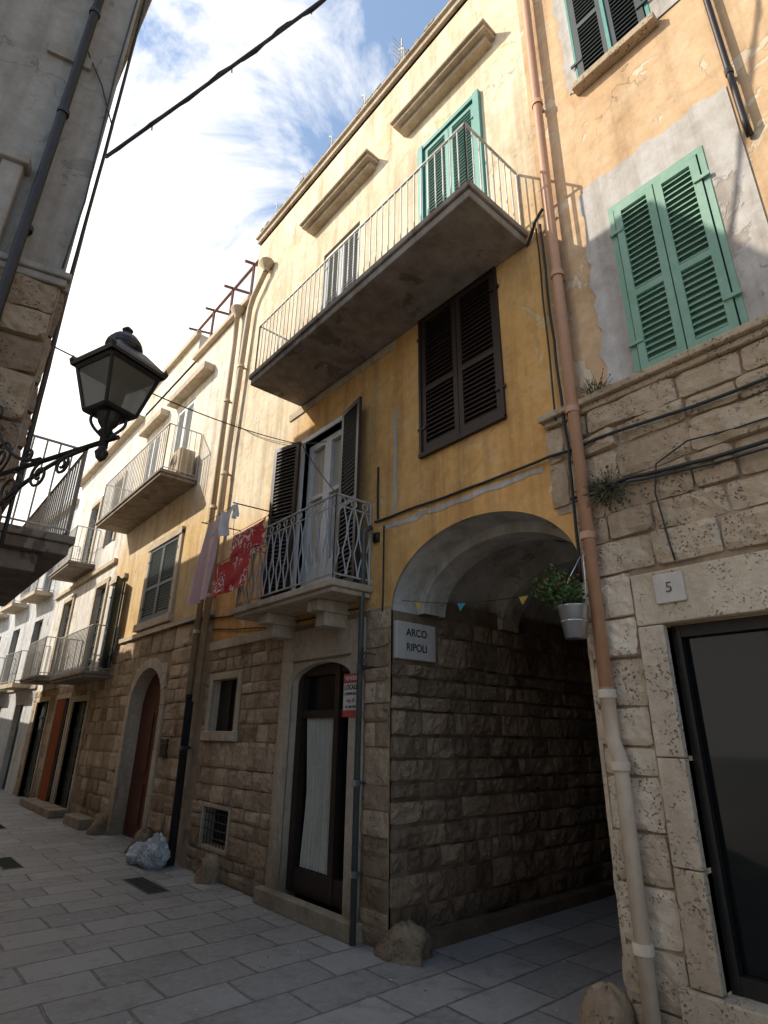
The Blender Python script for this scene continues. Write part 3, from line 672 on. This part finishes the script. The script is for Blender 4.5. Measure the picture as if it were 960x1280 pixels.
for y0,y1 in ((7.6,6.7),(6.7,5.8),(5.8,4.9),(4.9,4.0)): mb.tube(sag((3.66,y0,11.0),(3.66,y1,11.0),.2,8),.005,4)
mb.tube([(3.9,4.3,10.5),(3.9,4.3,12.0)],.014,5)
for i in range(5): mb.tube([(3.7,4.3,11.4+i*.1),(4.1,4.3,11.4+i*.1)],.006,4)
mb.obj('rooftop_clothesline_posts',[M['rail']])
H3=empty('white_house')
mb=MB(); hs=[(13.75,14.9,0,2.2,.3),(15.2,16.4,0,2.3,.3),(14.0,14.8,2.7,4.8,.15),(16.2,17.0,5.6,7.5,.15),(14.3,15.0,5.9,7.6,.15),(17.0,17.9,2.9,4.9,.15),(17.2,18.6,0,2.3,.3)]
facade(mb,R,13.6,19.2,0,9.0,hs,0,0,.2,1); mb.box(3.95,9,13.61,19.2,0,8.9,1); mb.box(3.6,9,13.61,19.2,8.9,8.99,0); mb.obj('walls',[M['white'],M['dark']],H3)
mb=MB(); facade(mb,R,13.6,19.2,0,2.6,[h for h in hs if h[2]==0],0,0,.004,None,.004)
blocks(mb,R,13.62,19.18,0,2.58,[(h[0]-.14,h[1]+.14,0,h[3]+.12) for h in hs if h[2]==0],1,seed=41,ch=(.24,.3),bw=(.35,.6),dep=.024)
mb.obj('stonework',[M['mortar'],M['stone']],H3)
mb=MB(); 
for h in hs:
    a,b_,c,e,_=h; mb.pbox(R,a-.12,a-.002,c,e+.12,0,.04);mb.pbox(R,b_+.002,b_+.12,c,e+.12,0,.04);mb.pbox(R,a,b_,e+.002,e+.12,0,.04)
mb.pbox(R,13.6,19.2,5.2,5.3,0,.08);mb.pbox(R,13.6,19.25,8.9,9.04,0,.18)
mb.obj('trim',[M['trim']],H3)
mb=MB()
for h in hs: 
    mb.pbox(R,h[0],h[1],h[2],h[3],-.12,-.1); ym=(h[0]+h[1])/2; mb.pbox(R,ym-.03,ym+.03,h[2],h[3],-.1,-.07)
    for k in range(int((h[3]-h[2])/.3)): mb.pbox(R,h[0]+.05,h[1]-.05,h[2]+.1+k*.3,h[2]+.14+k*.3,-.1,-.075)
mb.obj('doors',[M['dgreen']],H3)
mb=MB(); n=30
for i in range(n):
    y0=15.45+.6*i/n;y1=15.45+.6*(i+1)/n; d0=.06+.03*math.sin(i*1.1);d1=.06+.03*math.sin((i+1)*1.1); mb.quad([R(y0,.15,d0),R(y1,.15,d1),R(y1,2.3,d1),R(y0,2.3,d0)])
mb.obj('orange_door_curtain',[M['orange']],None,True)
balcony(H3,15.6,17.6,3.0,5.55,.95,'rail'); balcony(H3,16.6,18.6,3.05,2.85,.95,'rail')
H4=empty('pale_house'); FP=plane((3.6,19.2,0),(-.06,1,0),(-1,-.06,0))
mb=MB(); hs=[(1+i*2.6,1.9+i*2.6,z,z+1.9 if z>0 else 2.3,.15) for i in range(8) for z in (0,2.9,5.6)]
facade(mb,FP,0,24,0,8.4,hs,0,0,.15,1); mb.obj('walls',[M['bluewhite'],M['dgreen']],H4)
mb=MB(); mb.pbox(FP,0,24,8.3,8.5,-.3,.15); mb.pbox(FP,0,24,2.7,2.8,0,.06)
for i in range(8):
    for z in (2.85,5.55):
        mb.pbox(FP,.6+i*2.6,2.3+i*2.6,z-.12,z,0,.5)
mb.obj('trim',[M['trim']],H4)
mb=MB()
for i in range(8):
    for z in (2.85,5.55):
        railing(mb,[FP(.6+i*2.6,0,.47)[:2],FP(2.3+i*2.6,0,.47)[:2]],z,z+.9,.01,.15)
        railing(mb,[FP(.6+i*2.6,0,.0)[:2],FP(.6+i*2.6,0,.47)[:2]],z,z+.9,.01,.15)
mb.obj('railings',[M['railg']],H4)
H5=empty('end_house'); EP=plane((-4,40,0),(1,0,0),(0,-1,0)); mb=MB()
facade(mb,EP,0,10,0,8.5,[(1.5,2.6,0,2.4),(5,6.1,0,2.4),(1.5,2.5,3.6,5.4),(5,6,3.6,5.4)],0,0,.2,1); mb.obj('walls',[M['cream'],M['dark']],H5)
# ------------------------------------------------------------------ CORNER HOUSE (left, carrying the lamp)
CH=empty('corner_house')
YB=8.7
mb=MB()
far=FL(4.6,0,0)
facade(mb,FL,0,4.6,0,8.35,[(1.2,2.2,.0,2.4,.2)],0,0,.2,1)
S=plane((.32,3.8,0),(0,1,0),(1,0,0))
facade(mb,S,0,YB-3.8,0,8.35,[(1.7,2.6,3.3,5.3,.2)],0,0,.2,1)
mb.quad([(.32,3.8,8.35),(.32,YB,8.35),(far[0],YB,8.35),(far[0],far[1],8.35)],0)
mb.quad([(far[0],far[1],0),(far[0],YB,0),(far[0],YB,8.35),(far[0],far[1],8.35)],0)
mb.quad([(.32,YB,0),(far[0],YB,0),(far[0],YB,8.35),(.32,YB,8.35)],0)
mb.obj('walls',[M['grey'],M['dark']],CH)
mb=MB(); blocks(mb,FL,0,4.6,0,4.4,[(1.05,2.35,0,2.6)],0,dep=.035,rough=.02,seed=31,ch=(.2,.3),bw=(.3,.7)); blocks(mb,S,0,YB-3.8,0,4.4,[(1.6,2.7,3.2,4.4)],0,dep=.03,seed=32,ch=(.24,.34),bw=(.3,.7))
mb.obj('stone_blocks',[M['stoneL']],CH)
mb=MB(); mb.pbox(FL,-.03,4.6,4.4,4.46,0,.04);mb.pbox(FL,-.05,4.6,4.46,4.51,0,.06); mb.pbox(FL,.36,1.6,5.24,5.32,0,.12);mb.pbox(FL,.39,.52,4.53,5.24,0,.09)
mb.pbox(S,0,YB-3.8,4.4,4.5,0,.05); mb.pbox(FL,-.1,4.6,8.3,8.42,0,.12); mb.pbox(S,0,YB-3.8,8.3,8.42,0,.12)
o=mb.obj('cornices',[M['grey']],CH); bevel(o,.012,3)
mb=MB(); mb.tube([FL(.27,8.3,.06),FL(.28,5.5,.06),FL(.28,4.6,.1),FL(.28,4.3,.1),FL(.3,2,.09),FL(.3,0,.09)],.032,10)
for z in (4.75,5.9,7.1): mb.tube([FL(.275,z-.02,.06),FL(.275,z+.02,.06)],.042,10); mb.pbox(FL,.26,.29,z-.01,z+.01,0,.06)
mb.obj('black_downpipe',[M['cable']],None,True)
mb=MB(); wig([(.36,3.9,8.3),(.37,3.9,5.9),(.365,3.92,4.5),(.38,3.9,2.6)],.012,6,.02); wig([(.37,4.0,8.3),(.375,4.0,6.5),(.38,3.98,4.5),(.4,4,3)],.01,6,.02)
wig([FL(.02,8.2,.02),FL(.03,6.6,.02),FL(.0,5.2,.02),FL(.02,4.55,.03)],.007,5,.015); wig([FL(.3,6.8,.02),FL(.1,6.4,.03),FL(-.05,6.0,.02)],.006,5)
mb.obj('corner_cables',[M['cable']],None,True)
mb=MB(); mb.pbox(FL,.2,.5,6.5,6.62,0,.03); mb.pbox(S,1.65,2.65,5.3,5.4,0,.06); mb.obj('patch',[M['grey']],CH)
B=empty('balcony'); B.parent=CH
mb=MB(); mb.box(.33,1.0,5.3,8.2,2.98,3.08); mb.box(.33,1.03,5.27,8.2,3.08,3.15); mb.box(.33,.8,5.4,5.6,2.82,2.98); mb.box(.33,.8,7.2,7.4,2.82,2.98); o=mb.obj('slab',[M['slab']],B); bevel(o,.012)
mb=MB(); railing(mb,[(.34,5.33),(.97,5.33),(.97,8.15),(.34,8.15)],3.15,3.98,.008,.11); mb.obj('railing',[M['rail']],B)
def plainhouse(name,x0,x1,y0,y1,h,mat):
    e=empty(name); mb=MB(); Q=plane((x1,y0,0),(0,1,0),(1,0,0)); n=int((y1-y0)/2.4)
    hs=[(.7+i*2.4,1.6+i*2.4,z,z+1.9,.15) for i in range(n) for z in (.0,3.2,5.6) if z+2.2<h]
    facade(mb,Q,0,y1-y0,0,h,hs,0,0,.15,1)
    mb.quad([(x0,y0,0),(x1,y0,0),(x1,y0,h),(x0,y0,h)],0);mb.quad([(x0,y1,0),(x1,y1,0),(x1,y1,h),(x0,y1,h)],0);mb.quad([(x0,y0,h),(x1,y0,h),(x1,y1,h),(x0,y1,h)],0);mb.quad([(x0,y0,0),(x0,y1,0),(x0,y1,h),(x0,y0,h)],0)
    mb.obj('walls',[mat,M['dgreen']],e)
    mb=MB(); mb.pbox(Q,0,y1-y0,h-.1,h+.05,0,.15)
    for q in hs: mb.pbox(Q,q[0]-.1,q[1]+.1,q[3]+.01,q[3]+.1,0,.05)
    mb.obj('trim',[M['trim']],e)
plainhouse('grey_house',-5,.3,8.75,14,7.3,M['cream']); plainhouse('ochre_side_house',-5,.25,14.05,21,6.0,M['ochre']); plainhouse('low_white_house',-5,.2,21.05,42,4.8,M['white'])
plainhouse('unseen_bounce_house',-9,-5.4,-8,3.6,6,M['cream'])  # unseen house added behind the camera to bounce light
# ------------------------------------------------------------------ street lamp
SL=empty('street_lamp'); c=Vector((.565,2.75,0))
mb=MB(); ro=math.radians(20)
def sqp(prof,m,n=4): mb.lathe(c,prof,n,m,.5,ro+math.pi/4)
s2=math.sqrt(2)
zt,zb,wt,wb=3.29,3.055,.136,.084
def corner(w,z,k): an=ro+math.pi/4+k*math.pi/2; return (c.x+w*s2*math.cos(an),c.y+w*s2*math.sin(an),z)
for k in range(4):
    mb.tube([corner(wb,zb,k),corner(wt,zt,k)],.009,4)
    mb.tube([corner(wb,zb,k),corner(wb,zb,k+1)],.011,4); mb.tube([corner(wt,zt,k),corner(wt,zt,k+1)],.013,4)
sqp([(.158*s2,zt+.005),(.163*s2,zt+.02),(.15*s2,zt+.045),(.078*s2,zt+.13),(.066*s2,zt+.14)],0)
mb.lathe(c,[(.085,3.42),(.092,3.44),(.085,3.47),(.06,3.505),(.03,3.52),(.02,3.54),(.028,3.555),(.01,3.575),(.001,3.58)],16,0)
for k in range(4): mb.lathe(Vector(corner(.155,zt+.02,k)),[(.011,0),(.016,.015),(.008,.03),(.001,.045)],8,0)
sqp([(.001,3.045),(wb*s2,3.045),(wb*s2*1.03,3.065)],0)
mb.lathe(c,[(.06,3.045),(.045,3.0),(.025,2.97),(.035,2.95),(.02,2.93),(.02,2.86),(.032,2.84),(.022,2.81),(.001,2.79)],14,0)
for k in range(4):
    an=ro+math.pi/4+k*math.pi/2; d=Vector((math.cos(an),math.sin(an),0))
    mb.tube([tuple(c+d*(.02+.06*math.sin(t*2.2))+Vector((0,0,2.93+.12*t))) for t in [i/8 for i in range(9)]],.008,5)
mb.obj('lantern_frame',[M['iron']],SL)
mb=MB(); mb.lathe(c,[((wb-.004)*s2,3.065),((wt-.004)*s2,zt-.005)],4,0,.5,ro+math.pi/4); mb.obj('glass_panes',[M['lglass']],SL)
mb=MB(); mb.lathe(c,[(.012,3.065),(.02,3.09),(.03,3.12),(.032,3.17),(.02,3.21),(.001,3.22)],12,0); mb.obj('bulb',[M['greysh']],SL,True)
a=Vector((.565,2.75,2.9)); w_=Vector((.13,3.86,2.9)); dirn=(w_-a).normalized(); Lb=(w_-a).length
def BP(u,z): q=a+dirn*u; return (q.x,q.y,a.z+z)
mb=MB(); mb.tube([BP(0,0),BP(Lb,0)],.013,8); mb.tube([BP(0,.03),BP(0,-.03)],.022,8)
mb.tube([BP(-.1,.0),BP(0,.0)],.012,6)
def spiral(cu,cz,r0,r1,t0,turns,n=28,r=.008):
    mb.tube([BP(cu+(r0+(r1-r0)*i/n)*math.cos(t0+turns*2*math.pi*i/n),cz+(r0+(r1-r0)*i/n)*math.sin(t0+turns*2*math.pi*i/n)) for i in range(n+1)],r,5)
spiral(.3,-.06,.055,.012,math.pi/2,1.6);spiral(.48,-.08,.075,.015,math.pi/2,-1.6);spiral(.72,-.11,.1,.02,math.pi/2,1.7);spiral(.98,-.14,.13,.02,math.pi/2,-1.7)
spiral(.9,.12,.11,.02,-math.pi/2,-1.7);spiral(1.07,.27,.09,.015,-math.pi/2,1.6);spiral(.62,.06,.05,.01,-math.pi/2,1.6);spiral(1.08,.44,.07,.012,-math.pi/2,-1.5)
mb.tube([BP(.12+1.0*t,-.01-.42*t*t) for t in [i/14 for i in range(15)]],.011,6)
mb.tube([BP(.5+.66*t,.02+.5*t**2) for t in [i/14 for i in range(15)]],.010,6)
mb.tube([BP(Lb-.03,-.5),BP(Lb-.03,.6)],.014,6)
mb.obj('bracket',[M['iron']],SL,True)
# ------------------------------------------------------------------ hanging bucket with plant
def foliage(mb,c,rx,rz,n,s,m=0,seed=1,up=0):
    rnd=random.Random(seed); c=Vector(c)
    for i in range(n):
        d=Vector((rnd.gauss(0,1),rnd.gauss(0,1),rnd.gauss(0,1))).normalized()*rnd.random()**.45
        lump=1+.5*noise.noise(d*3+Vector((seed,0,0)))
        p=c+Vector((d.x*rx*lump,d.y*rx*lump,d.z*rz*lump+up*abs(d.z)))
        u=Vector((rnd.gauss(0,1),rnd.gauss(0,1),rnd.gauss(0,.6))).normalized()*s*rnd.uniform(.6,1.3); v_=u.cross(Vector((rnd.random(),rnd.random(),rnd.random()))).normalized()*s*.45
        mb.quad([p-u,p+v_,p+u,p-v_],m,rnd.random())
HP=empty('hanging_flower_bucket'); c0=(3.38,2.03,2.2)
mb=MB(); mb.lathe(c0,[(.001,0),(.07,0),(.098,.2),(.104,.205),(.097,.21),(.09,.19)],24); mb.lathe(c0,[(.087,.1),(.091,.105),(.089,.11)],24)
mb.tube([(3.38,1.93,2.41),(3.4,1.93,2.6),(3.44,1.95,2.75),(3.5,1.93,2.8)],.004,5); mb.tube([(3.38,2.13,2.41),(3.4,2.05,2.6),(3.44,1.97,2.75)],.004,5); mb.obj('bucket',[M['zinc']],HP,True)
mb=MB(); foliage(mb,(3.38,2.08,2.5),.15,.11,380,.021,0,3); foliage(mb,(3.36,2.2,2.56),.12,.1,190,.02,0,4); foliage(mb,(3.36,2.12,2.62),.09,.09,80,.018,0,9); foliage(mb,(3.36,2.12,2.56),.16,.11,40,.014,1,5); mb.obj('plant',[M['leaf'],M['flower']],HP)
mb=MB()
rnd=random.Random(4)
for i in range(110):
    d=Vector((-abs(rnd.gauss(0,.5)),rnd.gauss(0,1),rnd.gauss(-.1,.9))).normalized()*rnd.uniform(.08,.22); b0=Vector((3.56,1.75,3.2))
    mb.tube([tuple(b0),tuple(b0+d*.5+Vector((0,0,.02))),tuple(b0+d)],.0018,3)
    for k in range(4):
        p=b0+d*rnd.uniform(.5,1.05); u=Vector((rnd.gauss(0,1),rnd.gauss(0,1),rnd.gauss(0,1))).normalized()*.013; v_=u.cross(d).normalized()*.007; mb.quad([p-u,p+v_,p+u,p-v_])
mb.obj('wall_weed',[M['dry']])
mb=MB()
for i in range(50):
    d=Vector((-abs(rnd.gauss(0,.4)),rnd.gauss(0,.8),abs(rnd.gauss(.4,.8)))).normalized()*rnd.uniform(.05,.16); b0=Vector((3.53,1.76+rnd.uniform(-.06,.06),3.98)); mb.tube([tuple(b0),tuple(b0+d)],.0018,3)
    for k in range(2):
        p=b0+d*rnd.uniform(.5,1.05); u=Vector((rnd.gauss(0,1),rnd.gauss(0,1),rnd.gauss(0,1))).normalized()*.01; v_=u.cross(d).normalized()*.006; mb.quad([p-u,p+v_,p+u,p-v_])
mb.obj('ledge_weed',[M['dry']])
# ------------------------------------------------------------------ laundry
def cloth(name,x,y0,y1,zt,zb,mat,amp=.03,parent=None,skew=0,taper=0,seed=0,slope=0):
    mb=MB(); nu=26;nv=20
    for j in range(nv+1):
        for i in range(nu+1):
            u=i/nu;v=j/nv; yy=y0+(y1-y0)*(u+(0.5-u)*taper*v)+skew*v+.006*math.sin(v*7+seed)
            xx=x+amp*(.4+v)*math.sin(u*8+seed+v*1.5)+.012*noise.noise(Vector((u*3,v*3,seed)))
            mb.v.append((xx,yy,zt+(zb-zt)*v+slope*u-.03*math.sin(u*math.pi)*(1-v)))
    for j in range(nv):
        for i in range(nu): a=j*(nu+1)+i; mb.f.append([a,a+1,a+nu+2,a+nu+1]); mb.m.append(0); mb.t.append(.5)
    return mb.obj(name,[mat],parent,True)
cloth('red_towel',3.03,5.68,6.5,3.97,3.58,M['towel'],.012,None,.05,0,0,-.03); cloth('red_towel',3.0,5.9,6.82,3.63,3.2,M['towel'],.012,None,.06,0,3,-.02)
cloth('pink_garment',3.05,6.98,7.36,4.35,3.22,M['skin'],.03,None,.22,-.5,2)
SHT=empty('white_shirt'); cloth('body',3.05,6.62,7.0,4.4,4.02,M['wcloth'],.03,SHT,.03,.1,4); cloth('sleeve_a',3.03,6.5,6.64,4.4,4.18,M['wcloth'],.02,SHT,-.08,.2,1); cloth('sleeve_b',3.05,6.98,7.14,4.4,4.1,M['wcloth'],.02,SHT,.1,.2,1)
mb=MB(); mb.tube([(3.03,5.6,3.97),(3.03,6.5,3.95),(3.05,6.6,4.4),(3.05,7.5,4.38)],.004,5); mb.tube([(3.0,5.8,3.64),(3.0,6.9,3.62)],.004,5); mb.tube([(3.6,7.5,4.4),(3.0,7.5,4.38)],.009,5); mb.tube([(3.6,6.55,4.42),(3.0,6.55,4.4)],.009,5); mb.tube([(3.14,5.62,3.92),(3.02,5.62,3.97)],.009,5); mb.tube([(3.14,5.82,3.66),(2.99,5.82,3.64)],.006,5); mb.obj('clothes_line',[M['cable']])
# ------------------------------------------------------------------ bunting + ornament in passage
mb=MB(); pts=sag((3.7,4.05,2.82),(4.3,2.1,2.86),.12,14); mb.tube(pts,.003,4,0)
for i,mm in ((1,1),(4,2),(8,1),(11,2)):
    p=Vector(pts[i]);q=Vector(pts[i+1]); p2=p.lerp(q,.6); mb.quad([tuple(p),tuple(p2),tuple((p+p2)/2-Vector((0.02,0,.08)))],mm)
mb.obj('bunting',[M['cable'],M['yel'],M['tealf'],M['redf']])
mb=MB(); mb.lathe((4.6,2.7,3.36),[(.001,-.02),(.08,-.018),(.18,-.012),(.19,.01)],20,0); mb.lathe((4.6,2.7,3.35),[(.001,-.016),(.09,-.014)],20,1); mb.obj('ceiling_ornament',[M['redf'],M['yel']])
# ------------------------------------------------------------------ guard stones, bag, covers
for x,y,h,r in ((3.66,3.98,.22,.17),(3.46,2.16,.32,.13),(3.5,7.15,.28,.13),(3.48,9.35,.3,.15),(3.48,11.35,.3,.14)):
    guard_stone('guard_stone',x,y,h,r,M['stone'])
RB=empty('rubbish_bags')
for (bx,by,sx_,sy,sz,sd) in ((3.3,8.3,.17,.22,.2,0),(3.22,8.62,.15,.18,.13,5)):
    bm=bmesh.new(); bmesh.ops.create_icosphere(bm,subdivisions=5,radius=1)
    for v_ in bm.verts:
        q=v_.co.copy(); f=1+.25*noise.noise(q*2+Vector((sd,0,0)))+.2*abs(noise.noise(q*5+Vector((sd,0,0))))+.07*abs(noise.noise(q*12)); k=max(0,q.z)
        v_.co=Vector((q.x*sx_*f*(1-.35*k),q.y*sy*f*(1-.35*k),max(q.z*sz*f,-sz*.75)))+Vector((bx,by,sz*.75))
    me=bpy.data.meshes.new('bag'); bm.to_mesh(me); me.materials.append(M['bag']); o=bpy.data.objects.new('bag',me); scene.collection.objects.link(o); o.parent=RB
for (x,y) in ((2.88,7.4),(1.9,9.6),(2.3,13.2)):
    mb=MB(); mb.box(x-.12,x+.12,y-.42,y+.42,-.01,.004,0)
    for i in range(13): mb.box(x-.1,x+.1,y-.38+i*.06,y-.36+i*.06,.0042,.008,1)
    mb.obj('drain_grate',[M['greypipe'],M['dark']])
mb=MB(); mb.box(3.32,3.6,11.9,12.9,0,.16); mb.box(3.25,3.6,13.7,15,0,.14); mb.box(3.25,3.6,15.1,16.5,0,.14); o=mb.obj('door_steps',[M['trim']]); bevel(o,.01)
mb=MB(); rnd=random.Random(12)
for i in range(70):
    p=Vector((3.5-abs(rnd.gauss(0,.5)),rnd.uniform(1.5,9),.006)); s=rnd.uniform(.006,.018); an=rnd.uniform(0,6.28)
    u_=Vector((math.cos(an),math.sin(an),.15))*s; v_=Vector((-math.sin(an),math.cos(an),.1))*s*.6; mb.quad([p-u_,p+v_,p+u_,p-v_],rnd.choice((0,0,1)))
mb.obj('ground_litter',[M['dry'],M['signw']])
# ------------------------------------------------------------------ camera
th,ya,ro_=.371335,.706324,.0147477
fw=Vector((math.sin(ya)*math.cos(th),math.cos(ya)*math.cos(th),math.sin(th))); r0=Vector((math.cos(ya),-math.sin(ya),0)); u0=r0.cross(fw)
r=r0*math.cos(ro_)+u0*math.sin(ro_); u=-r0*math.sin(ro_)+u0*math.cos(ro_)
cam=bpy.data.cameras.new('camera'); co=bpy.data.objects.new('camera',cam); scene.collection.objects.link(co)
mw=Matrix.Identity(4)
for i in range(3): mw[i][0]=r[i];mw[i][1]=u[i];mw[i][2]=-fw[i]
mw[2][3]=1.6; co.matrix_world=mw
cam.sensor_fit='HORIZONTAL'; cam.sensor_width=36; cam.lens=36*716.31/960; cam.clip_end=500; cam.clip_start=.05; scene.camera=co
# ------------------------------------------------------------------ light
ts=Vector((-.8,.64,.76)).normalized()
sl=bpy.data.lights.new('sun','SUN'); sl.energy=5; sl.angle=math.radians(.5); sl.color=(1,.93,.82); so=bpy.data.objects.new('sun',sl); scene.collection.objects.link(so)
so.rotation_euler=ts.to_track_quat('Z','Y').to_euler()
wd=bpy.data.worlds.new('World'); scene.world=wd; wd.use_nodes=True; nt=wd.node_tree; bg=nt.nodes['Background']
sky=node(nt,'ShaderNodeTexSky'); sky.sky_type='NISHITA'; sky.sun_disc=False; sky.sun_elevation=math.asin(ts.z); sky.sun_rotation=math.atan2(ts.x,ts.y); sky.air_density=1; sky.dust_density=1.5
g=node(nt,'ShaderNodeTexCoord').outputs['Generated']
n1=noisen(nt,mapped(nt,g,(1,1,1.6)),3.6,11,.62,.6)
dp=node(nt,'ShaderNodeVectorMath'); dp.operation='DOT_PRODUCT'; L(nt,g,dp.inputs[0]); dp.inputs[1].default_value=(-.53,.85,0)
f=math_(nt,'ADD',n1,math_(nt,'MULTIPLY',math_(nt,'SUBTRACT',dp.outputs['Value'],.3),.9))
f=ramp(nt,f,.46,.66)
skc=mix(nt,1,sky.outputs[0],(.22,.225,.23),'MULTIPLY')
skc=mix(nt,.25,skc,(.6,.85,1.2))
col=mix(nt,f,skc,(1.65,1.58,1.48))
L(nt,col,bg.inputs[0]); bg.inputs[1].default_value=1
scene.view_settings.view_transform='Standard'; scene.view_settings.look='None'; scene.view_settings.exposure=0
